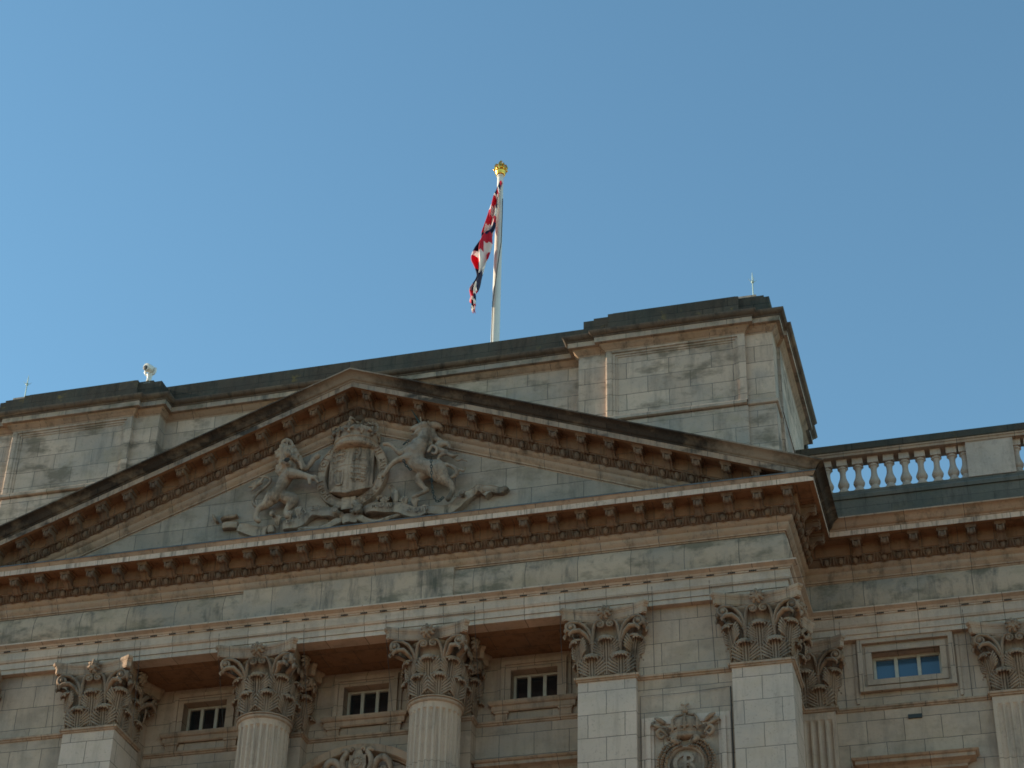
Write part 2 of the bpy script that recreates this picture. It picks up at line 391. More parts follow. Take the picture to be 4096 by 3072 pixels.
# egg and dart
EG = MB()
EG.ball((0, -.238, ZF1+.300), .050, 10, 7, (1, .9, 1.4))
EG.tube([(-.085, -.262, ZF1+.375), (-.082, -.25, ZF1+.32), (-.06, -.215, ZF1+.255), (0, -.20, ZF1+.232), (.06, -.215, ZF1+.255), (.082, -.25, ZF1+.32), (.085, -.262, ZF1+.375)], .012, 5)
EG.tube([(.127, -.262, ZF1+.375), (.127, -.235, ZF1+.30), (.127, -.195, ZF1+.245)], [.02, .016, .005], 4)
EG.tube([(.106, -.262, ZF1+.375), (.108, -.23, ZF1+.31), (.118, -.205, ZF1+.26)], [.011, .010, .004], 4)
EG.tube([(.148, -.262, ZF1+.375), (.146, -.23, ZF1+.31), (.136, -.205, ZF1+.26)], [.011, .010, .004], 4)
eg = MB()
eg.sweep(PATH, EGB)
for i in range(-31, 31): eg.t = Matrix.Translation(((i+.5)*.2545, 0, 0)); eg.add(EG.v, EG.f)
for i in range(18): eg.t = Matrix.Translation((8.23+i*.2535, SB, 0)); eg.add(EG.v, EG.f)
for y in (.0, .25, .5, .75, 1.0, 1.25, 1.5): eg.t = Matrix.Translation((HX, y+.03, 0)) @ Matrix.Rotation(rad(90), 4, 'Z'); eg.add(EG.v, EG.f)
eg.t = Matrix()
eg.build('egg_and_dart_band', M_MOD, PAL, auto=40)

# modillions
def modillion_mb(slope=0.0):
    mb = MB()
    prof = [(-.27, .0), (-.505, .0), (-.52, -.02), (-.522, -.07), (-.512, -.098), (-.49, -.108), (-.465, -.105), (-.44, -.092), (-.41, -.095), (-.375, -.125), (-.345, -.16), (-.32, -.19), (-.295, -.20), (-.27, -.185)]
    prof = [(y, z-.05) for y, z in prof]
    mb.prism_x(prof, -.07, .07)
    core = [(y-.012 if y < -.3 else y, z-.014) for y, z in prof[2:]]+[(-.27, -.06)]
    mb.prism_x(core, -.024, .024)
    for s in (-1, 1): mb.tube([(s*.05, -.526, -.06), (s*.05, -.532, -.10), (s*.05, -.52, -.145)], [.016, .02, .016], 6)
    mb.prism_x([(-.26, -.05), (-.525, -.05), (-.532, -.04), (-.545, -.022), (-.555, -.018), (-.555, 0), (-.26, 0)], -.096, .096)
    for s in (-1, 1): mb.tube([(s*.074, -.33, -.20), (s*.076, -.305, -.235), (s*.074, -.285, -.205)], .022, 6)
    if slope: mb.v = [(x, y, z+slope*x) for x, y, z in mb.v]
    return mb
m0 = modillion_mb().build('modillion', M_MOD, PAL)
m0.location = (mod_x[0], 0, ZC)
def put(o, loc, rz=0.0):
    c = o.copy(); COL.objects.link(c); c.parent = PAL; c.location = loc; c.rotation_euler = (0, 0, rz)
for x in mod_x[1:]: put(m0, (x, 0, ZC))
for x in wing_x: put(m0, (x, SB, ZC))
for y in side_y: put(m0, (HX, y, ZC), rad(90))

# ------------------------------------------------------------------ pediment
ZP = 22.975
RK = 1.068
def rake_ring(prof, s):
    out = []
    for d, z in prof:
        xe = HX+d; out.append((s*xe, -d, ZP-SL*xe+(z-ZC)*RK))
    return out
def rake_apex(prof): return [(0, -d, ZP+(z-ZC)*RK) for d, z in prof]
def rake(mb, prof): mb.rings([rake_ring(prof, -1), rake_apex(prof), rake_ring(prof, 1)], closed=False, caps=False)
r = MB(); rake(r, [(-.02, ZF1+.0)]+BED[1:]); r.build('raking_bed_moulding', M_MLD, PAL, auto=35)
r = MB(); rake(r, SOF[:-2]+[(.54, ZC+.03), (.54, ZC), (.62, ZC)])
for x in mod_x:
    if abs(x) > 7.7: continue
    k = -SL if x > 0 else SL
    r2 = MB(); r2.box(-.13, .13, -.53, -.28, .004, .05); r2.v = [(vx+x, vy, vz*RK+k*vx+ZP-SL*abs(x)) for vx, vy, vz in r2.v]; r.add(r2.v, r2.f)
r.build('raking_soffit', M_SOF, PAL)
r = MB(); rake(r, CRN); r.build('raking_corona', M_RCO, PAL)
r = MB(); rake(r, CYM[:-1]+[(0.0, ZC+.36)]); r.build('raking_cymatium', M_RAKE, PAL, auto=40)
r = MB(); rake(r, EGB)
for i in range(-29, 29):
    x = (i+.5)*.2545; k = -SL if x > 0 else SL
    vs = [(vx+x, vy, ZP-SL*abs(x)+k*vx+(vz-ZC)*RK) for vx, vy, vz in EG.v]; r.add(vs, EG.f)
r.build('raking_egg_and_dart_band', M_MOD, PAL, auto=40)
for s in (-1, 1):
    mr = None
    for x in mod_x:
        if x*s < 0 or abs(x) > 7.7: continue
        if mr is None:
            mr = modillion_mb(-SL*s).build('raking_modillion', M_MOD, PAL); mr.location = (x, 0, ZP-SL*abs(x))
        else: put(mr, (x, 0, ZP-SL*abs(x)))
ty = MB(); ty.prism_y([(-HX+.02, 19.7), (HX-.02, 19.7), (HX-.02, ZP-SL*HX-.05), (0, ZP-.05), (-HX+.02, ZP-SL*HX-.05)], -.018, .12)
ty.build('tympanum', M_TYM, PAL)

# ------------------------------------------------------------------ attic
at = MB()
at.box(-4.3, 4.3, .30, 3.9, 19.9, 23.70)
for s in (-1, 1):
    x0, x1 = sorted((s*4.16, s*7.74)); at.box(x0, x1, .125, 3.9, 19.9, 23.68)
    x0, x1 = sorted((s*4.16, s*7.74)); at.box(x0, x1, .0, .13, 20.1, 23.68)
at.build('attic_wall', M_ATT, PAL)
ZL = 21.84
for s in (-1, 1):
    pm = MB()
    xa, xb = sorted((s*4.68, s*7.25))
    # lower panel, ledge, framed upper panel
    pm.prism_y([(xa, ZP-SL*abs(xa)), (xb, ZP-SL*abs(xb)), (xb, ZL), (xa, ZL)], -.06, .01)
    fw = .13
    z0, z1 = ZL+.10, 23.46
    pm.box(xa, xa+fw, -.08, .01, z0, z1)
    o = pm.build('attic_panel', M_ATT, PAL)
    bv = o.modifiers.new('bevel', 'BEVEL'); bv.width = .03; bv.segments = 2; bv.limit_method = 'ANGLE'
    im = MB()
    im.box(xb-fw, xb, -.08, .01, z0, z1); im.box(xa+fw, xb-fw, -.08, .01, z1-fw, z1)
    for k, (w, y) in enumerate(((.045, -.055), (.085, -.035))):
        xi, xj = xa+fw, xb-fw; zi, zj = z0, z1-fw
        k0 = [0, .045][k]
        im.box(xi+k0, xi+w, y, .01, zi, zj-k0); im.box(xj-w, xj-k0, y, .01, zi, zj-k0); im.box(xi+w, xj-w, y, .01, zj-w, zj-k0)
    im.box(xa+.21, xb-.21, -.02, .01, z0, z1-.21)
    im.build('panel_moulding', M_ATT, o)
    lg = MB()
    pth = [(s*4.69, -.07), (s*7.24, -.07)] if s > 0 else [(-7.24, -.07), (-4.69, -.07)]
    lg.sweep(pth, [(-.06, ZL), (.02, ZL), (.05, ZL+.015), (.055, ZL+.07), (-.02, ZL+.13)])
    q = [(s*7.24, 0), (s*7.74, 0), (s*7.74, 3.9)] if s > 0 else [(-7.74, 3.9), (-7.74, 0), (-7.24, 0)]
    lg.sweep(q, [(-.05, ZL), (.02, ZL), (.045, ZL+.015), (.05, ZL+.07), (-.02, ZL+.13)])
    lg.build('ledge', M_ATT, PAL)
    # side panel of the attic block
    sp = MB(); x0, x1 = sorted((s*7.73, s*7.80)); sp.box(x0, x1, .5, 3.4, 20.3, ZL); sp.box(x0, x1, .5, 3.4, ZL+.12, 23.46)
    sp.build('attic_side_panel', M_ATT, PAL)
APATH = [(-7.74, 3.9), (-7.74, 3.4), (-7.80, 3.4), (-7.80, .5), (-7.74, .5), (-7.74, 0), (-7.25, 0), (-7.25, -.08), (-4.68, -.08), (-4.68, 0), (-4.16, 0), (-4.16, .30),
         (4.16, .30), (4.16, 0), (4.68, 0), (4.68, -.08), (7.25, -.08), (7.25, 0), (7.74, 0), (7.74, .5), (7.80, .5), (7.80, 3.4), (7.74, 3.4), (7.74, 3.9), (7.0, 3.9)]
ac = MB()
ac.sweep(APATH, [(-.02, 23.37), (0.005, 23.375), (.012, 23.40), (.03, 23.41), (.06, 23.45), (.09, 23.475), (.10, 23.50), (.165, 23.505)])
ac.build('attic_bed_moulding', M_MLD, PAL, auto=40)
ac = MB()
ac.sweep(APATH, [(.10, 23.50), (.17, 23.502), (.17, 23.605)]); ac.build('attic_corona', M_FRZ, PAL)
ac = MB()
ac.sweep(APATH, [(.17, 23.605), (.185, 23.61), (.19, 23.63), (.22, 23.645), (.245, 23.68), (.26, 23.70), (.26, 23.725), (-.2, 23.80)])
ac.build('attic_cornice', M_CYM, PAL, auto=40)
pp = MB()
pp.box(-4.3, 4.3, .34, .95, 23.70, 24.0); pp.box(-4.3, 4.3, .36, .92, 24.0, 24.285)
for s in (-1, 1):
    def bx(a, b, y0, y1, z0, z1):
        x0, x1 = sorted((s*a, s*b)); pp.box(x0, x1, y0, y1, z0, z1)
    bx(4.21, 7.74, .02, 3.85, 23.68, 23.99); bx(4.24, 7.72, .04, 3.82, 23.99, 24.215)
    bx(4.43, 7.62, .06, 3.7, 24.215, 24.27); bx(4.80, 7.10, .05, 3.6, 24.27, 24.325); bx(4.72, 7.16, -.03, .05, 23.72, 24.26)
pp.build('parapet', M_DRK, PAL)
for s in (-1, 1):
    bx_ = MB(); x0, x1 = sorted((s*7.12, s*7.48)); bx_.box(x0, x1, .08, .5, 24.27, 24.325); bx_.build('coping_stone', M_ATT, PAL)
rf = MB(); rf.box(-4.2, 4.2, 3.9, 12, 6.0, 23.2); rf.box(-7.4, 7.4, 3.9, 4.5, 19.6, 23.55); rf.box(7.4, 7.79, 3.95, 4.3, 19.6, 23.6)
rf.build('rear_roof', M_DRK, PAL)
# ------------------------------------------------------------------ the order: piers, columns, fluted pilasters, Corinthian capitals
ZN = ZN1          # top of necking 16.845
def leaf(mb, b, o, wd, z0, H, W, out0=.012, lean=.04, fan0=.12):
    """acanthus leaf: ribbed stalk, splayed fingers at the sides and a heavy tip curling over"""
    def P(x, k, z): return (b[0]+o[0]*k+wd[0]*x, b[1]+o[1]*k+wd[1]*x, z0+z)
    def out(z): return out0+lean*(z/H)**1.6
    rs = []
    for i in range(9):       # backing sheet
        z = H*.9*i/8; hw = W*(.30+.16*min(1, max(0, (z-fan0*.5)/(H*.4))))
        rs.append([P(hw*s_, out(z)-.012*abs(s_)-.004, z) for s_ in (-1, -.5, 0, .5, 1)])
    mb.rings(rs, closed=False, caps=False)
    zt = H*.88
    for x, r_ in ((-.115*W, .011), (0, .017), (.115*W, .011), (-.24*W, .009), (.24*W, .009)):
        mb.tube([P(x*.85, out(0), 0), P(x, out(zt*.4)+.012, zt*.4), P(x*.95, out(zt*.8)+.016, zt*.8), P(x*.9, out(zt)+.03, zt)], [r_, r_, r_, r_*.8], 5)
    nf = 5
    for s_ in (-1, 1):
        for k in range(nf):
            q = k/(nf-1); za = fan0+(zt-fan0-.10)*q; ln = .105+.05*math.sin(math.pi*(q*.7+.15)); up = .075+.05*q
            x0 = s_*W*.20; x1 = s_*(W*.20+ln*(1.05-.35*q)*W/.40)
            mb.tube([P(x0*.6, out(za)+.006, za-.03), P((x0+x1)/2, out(za)+.026, za+up*.35), P(x1, out(za)+.016, za+up), P(x1*1.03, out(za)-.004, za+up*1.25)], [.010, .021, .017, .004], 6)
    # curling tip
    hw = W*.36
    for kk, rr_, zz, oo in ((0, .030, zt+.030, .050), (1, .026, zt+.020, .085), (2, .022, zt-.012, .108)):
        n_ = 7
        mb.tube([P(hw*(-1+2*i/(n_-1))*(1-.10*kk), out(zt)+oo-.030*(2*i/(n_-1)-1)**2, zt*0+zz-.028*(2*i/(n_-1)-1)**2) for i in range(n_)], [rr_*.45]+[rr_]*(n_-2)+[rr_*.45], 6)
    for i in range(5):
        u = -1+i/2; mb.ball(P(hw*.72*u, out(zt)+.118-.03*u*u, zt-.028-.02*u*u), .019, 6, 5, (1, 1, 1.3))
def spiral(c, r0, a0, turns, sgn, n=22, rmin=.12):
    return [(c[0]+sgn*r0*((1-k/n)*(1-rmin)+rmin)*math.cos(a0+k/n*turns*2*math.pi), c[1]+r0*((1-k/n)*(1-rmin)+rmin)*math.sin(a0+k/n*turns*2*math.pi)) for k in range(n+1)]
def capital(square):
    mb = MB()
    def sq(h, z, rnd=.05):
        k = h-rnd; pts = []
        for cx_, cy_, a0 in ((k, -k, -90), (k, k, 0), (-k, k, 90), (-k, -k, 180)):
            for q in (0, 45, 90): a = rad(a0+q); pts.append((cx_+rnd*math.cos(a), cy_+rnd*math.sin(a), z))
        return pts
    if square: mb.rings([sq(h, ZN+z) for h, z in ((.465, -.01), (.465, .6), (.49, .85), (.545, .955), (.57, .975), (.57, 1.0), (.545, 1.03))])
    else: mb.lathe([(.425, -.01), (.43, .6), (.46, .82), (.52, .94), (.555, .965), (.555, 1.0), (.53, 1.03)], 28, (0, 0, ZN))
    for f in range(4):
        a = rad(90*f-90); o = (math.cos(a), math.sin(a)); wd = (-o[1], o[0])
        def P(x, out, z): return (o[0]*out+wd[0]*x, o[1]*out+wd[1]*x, ZN+z)
        hb = .465 if square else .435
        if square:
            for x in (-.245, .245): leaf(mb, (o[0]*hb+wd[0]*x, o[1]*hb+wd[1]*x), o, wd, ZN, .40, .42, fan0=.05)
        else:
            for q in (-22.5, 22.5):
                a2 = a+rad(q); o2 = (math.cos(a2), math.sin(a2)); leaf(mb, (o2[0]*hb, o2[1]*hb), o2, (-o2[1], o2[0]), ZN, .40, .36, fan0=.05)
        leaf(mb, (o[0]*(hb+.005), o[1]*(hb+.005)), o, wd, ZN+.04, .70, .40, lean=.075, fan0=.36)
        # corner leaf (diagonal)
        ad = a+rad(45); od = (math.cos(ad), math.sin(ad)); rr = hb*1.32 if square else hb
        leaf(mb, (od[0]*rr, od[1]*rr), od, (-od[1], od[0]), ZN+.04, .70, .38, lean=.10, fan0=.36)
        for s in (-1, 1):
            hs = hb+.03
            # stem with collar
            sx = .245
            if square: base = lambda x, ou, z: P(x, ou, z)
            else:
                def base(x, ou, z):   # wrap round the bell
                    th = x/.44*.92; rr_ = ou; k = min(1, max(0, (z-.62)/.3))
                    wx = rr_*math.sin(th); wo = rr_*math.cos(th)
                    return P(wx*(1-k)+x*k*1.0, wo*(1-k)+ou*k, z)
            mb.tube([base(s*sx, hs, .42), base(s*sx, hs+.02, .56), base(s*sx, hs+.025, .60)], [.03, .036, .04], 8)
            mb.tube([base(s*sx, hs+.02, .585), base(s*sx, hs+.02, .615)], [.052, .052], 8)
            # corner volute: rises from the collar, arches out under the abacus and rolls up at the horn
            vc = (.568, .880); r0 = .098
            pts = [base(s*sx, hs+.02, .61), base(s*(sx+.015), hs+.045, .73), base(s*(sx+.055), hs+.08, .84), base(s*(sx+.12), hs+.11, .925), base(s*(sx+.21), hs+.14, .972)]
            sp = []
            for k in range(23):
                a_ = rad(100)-k/22*rad(600); rr_ = r0*(1-.80*k/22); sp.append(P(s*(vc[0]+rr_*math.cos(a_)), hs+.165+.02*k/22, vc[1]+rr_*math.sin(a_)))
            npt = len(pts); mb.tube(pts+sp, [.036, .036, .035, .034, .031]+[.029-.013*k/22 for k in range(23)], 8, 1.5)
            mb.ball(P(s*vc[0], hs+.20, vc[1]), .034, 8, 6)
            # leaf curling below the volute
            mb.tube([base(s*(sx+.03), hs+.02, .64), base(s*(sx+.10), hs+.10, .76), P(s*.44, hs+.16, .815), P(s*.54, hs+.20, .79), P(s*.60, hs+.21, .735), P(s*.585, hs+.20, .70)], [.03, .04, .042, .036, .024, .010], 8, 1.4)
            # helix towards the middle
            hc = (.088, .915)
            pts = [base(s*(sx-.01), hs+.02, .61), base(s*(sx-.015), hs+.04, .73), base(s*(sx-.03), hs+.065, .84), P(s*.185, hs+.085, .93), P(s*.145, hs+.095, .978)]
            sp = []
            for k in range(17):
                a_ = rad(75)+k/16*rad(520); rr_ = .070*(1-.78*k/16); sp.append(P(s*(hc[0]+rr_*math.cos(a_)), hs+.105+.015*k/16, hc[1]+rr_*math.sin(a_)))
            mb.tube(pts+sp, [.030, .030, .029, .028, .026]+[.024-.011*k/16 for k in range(17)], 8, 1.5)
            mb.ball(P(s*hc[0], hs+.115, hc[1]), .03, 8, 6)
    return mb
def abacus():
    mb = MB()
    base = []
    for f in range(4):
        a = rad(90*f-90); o = (math.cos(a), math.sin(a)); wd = (-o[1], o[0])
        for k in range(-6, 7):
            u = k/6; x = u*.715; out = .585+.19*abs(u)**2.2
            base.append((o[0]*out+wd[0]*x, o[1]*out+wd[1]*x))
    rs = []
    for k, z in ((.93, 1.005), (.93, 1.02), (.945, 1.025), (.945, 1.115), (.955, 1.125), (.965, 1.14), (.965, 1.15), (.985, 1.16), (1.0, 1.185), (1.0, 1.205), (.985, 1.2245)):
        rs.append([(x*k, y*k, ZN+z) for x, y in base])
    mb.rings(rs)
    return mb
def rosette():
    mb = MB()
    def P(x, out, z): return (x, -out, ZN+z)
    for ring, n_, r_ in ((0, 8, .128), (1, 6, .085)):
        for k in range(n_):
            q = rad(360/n_*k+10+20*ring); o_ = .60+.035*ring
            mb.tube([P(0, o_, 1.125), P(.5*r_*math.cos(q), o_+.062, 1.125+.5*r_*math.sin(q)), P(.85*r_*math.cos(q), o_+.055, 1.125+.85*r_*math.sin(q)), P(r_*math.cos(q+.2), o_+.022, 1.125+r_*math.sin(q+.2))], [.03, .036, .034, .014], 6)
    mb.ball(P(0, .70, 1.125), .034, 8, 6); mb.tube([P(.0, .72, 1.13), P(.02, .735, 1.16), P(-.015, .735, 1.175)], [.02, .016, .008], 6)
    return mb
def flute_section(r, n=24, depth=.046, k=7):
    pts = []
    for i in range(n):
        a0 = 2*math.pi*i/n; da = 2*math.pi/n; f = .24
        for j in range(k):
            u = j/(k-1); a = a0+da*(f/2+u*(1-f)); d = depth*math.sin(math.pi*u)**.7 if 0 < j < k-1 else 0
            pts.append((a, d))
    return pts
def column_shaft():
    mb = MB(); sec = flute_section(.44); rs = []
    for z, r, dk in ((6.0, .50, 1), (9.5, .495, 1), (13.0, .47, 1), (15.0, .452, 1), (16.56, .44, 1), (16.60, .44, .85), (16.625, .44, .5), (16.64, .44, 0), (16.70, .44, 0), (16.74, .455, 0)):
        rs.append([((r-d*dk)*math.cos(a), (r-d*dk)*math.sin(a), z) for a, d in sec])
    mb.rings(rs); return mb
def fluted_pilaster():
    mb = MB(); h = .485; face = []
    nfl = 7; wfl = (2*h-.10)/nfl
    for i in range(nfl):
        x0 = -h+.05+i*wfl
        for j in range(7):
            u = j/6; x = x0+wfl*(.09+u*.82); face.append((x, .036*math.sin(math.pi*u)**.7 if 0 < j < 6 else 0))
    rs = []
    for z, dk in ((6.0, 1), (16.55, 1), (16.59, .8), (16.62, .4), (16.64, 0), (16.765, 0)):
        ring = [(-h, -h, z)]+[(x, -h+d*dk, z) for x, d in face]+[(h, -h, z), (h, h, z), (-h, h, z)]
        rs.append(ring)
    mb.rings(rs); return mb
def pier_shaft():
    mb = MB(); h = .4925; mb.box(-h, h, -h, .52, 6.0, 16.78); return mb
def square_neck():
    mb = MB(); h = .4925
    mb.sweep([(-h, .52), (-h, -h), (h, -h), (h, .52)], neck_prof()); 
    return mb
def round_neck():
    mb = MB(); mb.lathe([(.44, 16.735), (.475, 16.75), (.49, 16.775), (.49, 16.795), (.47, 16.81), (.50, 16.82), (.50, 16.835), (.43, 16.85)], 32); return mb
capS = capital(True).build('capital', M_CAP, None, auto=60); capR = capital(False).build('capital', M_CAP, None, auto=60)
abS = abacus().build('abacus', M_MLD, None); roS = rosette().build('rosette', M_CAP, None, auto=60)
nkS = square_neck().build('necking', M_MLD, None); nkR = round_neck().build('necking', M_MLD, None, auto=40)
def child(o, parent):
    c = o.copy(); COL.objects.link(c); c.parent = parent; return c
def order(name, shaft_mb, mat, cap, neck, loc, auto=None, label=None):
    o = shaft_mb.build(name, mat, PAL, auto=auto); o.location = loc
    for k in (neck, cap, abS): child(k, o)
    for q in range(4): child(roS, o).rotation_euler = (0, 0, rad(90*q))
    if label: o['label'] = label
    return o
pier = order('pier', pier_shaft(), M_PIER, capS, nkS, (7.242, .4925, 0))
for x in (-7.242, -4.663, 4.663): dup(pier, PAL, (x, .4925, 0))
cl = order('column', column_shaft(), M_COL, capR, nkR, (1.555, .49, 0), auto=38)
dup(cl, PAL, (-1.555, .49, 0))
# flat pilasters on the rear wall behind the columns
rp = order('rear_pilaster', pier_shaft(), M_ASH, capS, nkS, (1.555, 1.0+.4925, 0))
dup(rp, PAL, (-1.555, 1.0+.4925, 0))
fp = order('fluted_pilaster', fluted_pilaster(), M_COL, capS, nkS, (11.26, SB+.4925, 0), label='fluted pilaster of the set-back wing')
dup(fp, PAL, (7.69, SB+.4925, 0))
for k in (capS, capR, abS, roS, nkS, nkR): bpy.data.objects.remove(k)
# plain wall edge strips behind the bird netting, thin netting wires beside the capitals
def wire(pts, r=.0045):
    nw = MB(); nw.tube(pts, r, 4); nw.build('bird_netting_wire', M_WIRE, PAL)
for xc in (-4.663, -1.555, 1.555, 4.663, 7.242):
    for s in (-1, 1):
        x = xc+s*.80
        if x < HX-.02: wire([(x, -.07, ZA+.33), (x, -.03, ZA), (x+(-s*.02), .11 if abs(xc) > 4 else .5, ZN1)])
    wire([(xc-.80, -.075, ZA+.20), (xc-.3, -.085, ZA+.195), (xc+.3, -.085, ZA+.205), (xc+.80, -.075, ZA+.20)])
for x in (8.36, 10.46): wire([(x, SB-.07, ZA+.33), (x, SB-.03, ZA), (x, YW-.01, ZN1)])
wire([(5.20, .10, 15.0), (5.20, .10, 16.47), (5.9, .085, 16.455), (6.68, .10, 16.50)]); wire([(6.70, .10, 16.50), (6.70, .10, 15.0)], .012)

# ------------------------------------------------------------------ windows
def window(cx, y, hw, z0, z1, depth, wing=False):
    mb = MB()
    ow = .24 if not wing else .22
    # moulded architrave in three steps
    for a, b, pr in ((0, .10, .05), (.10, .17, .08), (.17, ow, .035)) if not wing else ((0, .10, .05), (.10, .15, .02), (.15, .23, .10)):
        zb = z0 if not wing else z0-a
        for s in (-1, 1):
            x0, x1 = sorted((cx+s*(hw+a), cx+s*(hw+b))); mb.box(x0, x1, y-pr, y+.02, zb if wing else z0-.02, z1+(a if not wing else a))
        mb.box(cx-hw-b, cx+hw+b, y-pr-.001, y+.02, z1+a, z1+b)
        if wing: mb.box(cx-hw-b, cx+hw+b, y-pr-.001, y+.02, z0-b, z0-a)
    if wing:
        for s in (-1, 1):
            x0, x1 = sorted((cx+s*(hw+.26), cx+s*(hw+.31))); mb.box(x0, x1, y-.03, y+.02, z0-.42, z1+.19)
    o = mb.build('window', M_ASH, PAL)
    fm = MB(); f = .045; yy = y+depth
    fm.box(cx-hw, cx-hw+f, yy-.05, yy+.03, z0, z1); fm.box(cx+hw-f, cx+hw, yy-.05, yy+.03, z0, z1)
    fm.box(cx-hw+f, cx+hw-f, yy-.05, yy+.03, z1-f, z1); fm.box(cx-hw+f, cx+hw-f, yy-.05, yy+.03, z0, z0+f)
    tw = 2*hw/3
    for k in (1, 2): fm.box(cx-hw+k*tw-.03, cx-hw+k*tw+.03, yy-.048, yy+.028, z0+f, z1-f)
    fm.build('frame', M_FRAME, o)
    for k in range(3):
        pm = MB(); pm.box(cx-hw+k*tw+.02, cx-hw+(k+1)*tw-.02, yy, yy+.01, z0+.02, z1-.02); pm.build('pane', M_GLASSB if wing else M_GLASS, o)
    bk_ = MB(); bk_.box(cx-hw-.02, cx+hw+.02, yy+.045, yy+.06, z0-.02, z1+.02); bk_.build('blind', M_BLACK, o)
    if not wing:
        sm = MB()
        sm.sweep([(cx-.70, y+.02), (cx-.70, y-.02), (cx+.70, y-.02), (cx+.70, y+.02)], [(-.02, 17.0), (.03, 17.0), (.05, 17.02), (.05, 17.10), (.08, 17.115), (.10, 17.15), (.10, 17.19), (-.02, 17.21)])
        sm.box(cx-.72, cx+.72, y-.02, y+.30, 17.0, 17.185)
        for s in (-1, 1):
            x0, x1 = sorted((cx+s*.46, cx+s*.68)); sm.box(x0, x1, y-.06, y+.02, ZN1, 16.96); sm.box(x0-.02, x1+.02, y-.08, y+.02, 16.96, 17.0)
        sm.build('sill', M_MLD, o)
    return o
for b in BAYS: window(b, YR, .42, 17.21, 17.78, .22)
window(WC, YW, .58, 17.32, 17.84, .24, wing=True)
vt = MB(); vt.box(9.37, 9.60, YW-.03, YW+.02, 16.56, 16.63); vt.build('vent', M_VENT, PAL)
# cornices over the tall windows below
CP = [(0, 15.80), (.05, 15.82), (.05, 15.86), (.10, 15.90), (.20, 15.93), (.20, 15.99), (.23, 16.0), (.26, 16.03), (-.02, 16.09)]
for b, y, dz in ((-3.08, YR, 0), (3.08, YR, 0), (WC, YW-.03, -.22)):
    lt = MB(); lt.sweep([(b-.78, y+.04), (b-.78, y-.02), (b+.78, y-.02), (b+.78, y+.04)], [(d, z+dz) for d, z in CP]); lt.build('window_cornice', M_MLD, PAL)
def stube(mb, pts, rs, n=8, k=5):
    if isinstance(rs, float): rs = [rs]*len(pts)
    q = smooth_pts([tuple(p)+(r_,) for p, r_ in zip(pts, rs)], k); mb.tube([p[:3] for p in q], [p[3] for p in q], n)
def smooth_pts(pts, n=5):
    out = []
    for i in range(len(pts)-1):
        p0 = pts[max(i-1, 0)]; p1 = pts[i]; p2 = pts[i+1]; p3 = pts[min(i+2, len(pts)-1)]
        for k in range(n):
            t = k/n
            out.append(tuple(.5*((2*b)+(-a+c)*t+(2*a-5*b+4*c-d)*t*t+(-a+3*b-3*c+d)*t**3) for a, b, c, d in zip(p0, p1, p2, p3)))
    out.append(pts[-1]); return out
# segmental pediment over the centre window
sg = MB(); pr = []
Rr = 1.76; zc = 14.80
prof = [(0, .02), (0, -.10), (.02, -.11), (.03, -.19), (.05, -.22), (.12, -.235), (.155, -.245), (.165, -.25), (.17, .02)]
sg.rings([[((Rr-.17+dr)*math.sin(a), YR+yy, zc+(Rr-.17+dr)*math.cos(a)) for dr, yy in prof] for a in (rad(-40+80*k/32) for k in range(33))], closed=True)
sgo = sg.build('segmental_pediment', M_MLD, PAL, auto=35)
sb_ = MB(); sb_.prism_y([(1.57*math.sin(rad(-40+80*k/20)), zc+1.57*math.cos(rad(-40+80*k/20))) for k in range(21)], YR-.06, YR+.02); sb_.build('pediment_field', M_ASH, sgo)
ct = MB()
ct.lathe([(.0, 0), (.125, 0), (.14, .03), (.12, .055), (.05, .06), (.045, .085), (0, .09)], 24)
ct.v = [(x, YR-.22-z, 16.20+y) for x, y, z in ct.v]
for k in range(12):
    q = rad(30*k); ct.ball((.088*math.cos(q), YR-.285, 16.20+.088*math.sin(q)), .02, 6, 4)
ct.prism_y([(-.15, 16.30), (-.17, 16.36), (-.10, 16.34), (-.07, 16.42), (-.05, 16.46), (.05, 16.46), (.07, 16.42), (.10, 16.34), (.17, 16.36), (.15, 16.30), (.16, 16.15), (.12, 16.02), (0, 15.95), (-.12, 16.02), (-.16, 16.15)], YR-.26, YR-.10)
for s in (-1, 1):
    stube(ct, [(s*.07, YR-.27, 16.44), (s*.10, YR-.29, 16.47), (s*.13, YR-.28, 16.44), (s*.11, YR-.27, 16.41)], .022, 8)
    stube(ct, [(s*.20, YR-.22, 16.02), (s*.26, YR-.26, 16.14), (s*.25, YR-.29, 16.28), (s*.19, YR-.29, 16.38), (s*.24, YR-.30, 16.42), (s*.30, YR-.28, 16.39)], [.05, .055, .05, .045, .04, .025], 10)
    stube(ct, [(s*.28, YR-.20, 16.05), (s*.36, YR-.26, 16.20), (s*.47, YR-.28, 16.25), (s*.57, YR-.25, 16.18), (s*.60, YR-.20, 16.05), (s*.57, YR-.16, 15.9)], [.05, .06, .065, .06, .05, .04], 10)
    stube(ct, [(s*.40, YR-.18, 15.95), (s*.48, YR-.22, 16.09), (s*.52, YR-.22, 16.0)], [.04, .05, .03], 8)
ct.build('cartouche', M_SCU, PAL, auto=50)

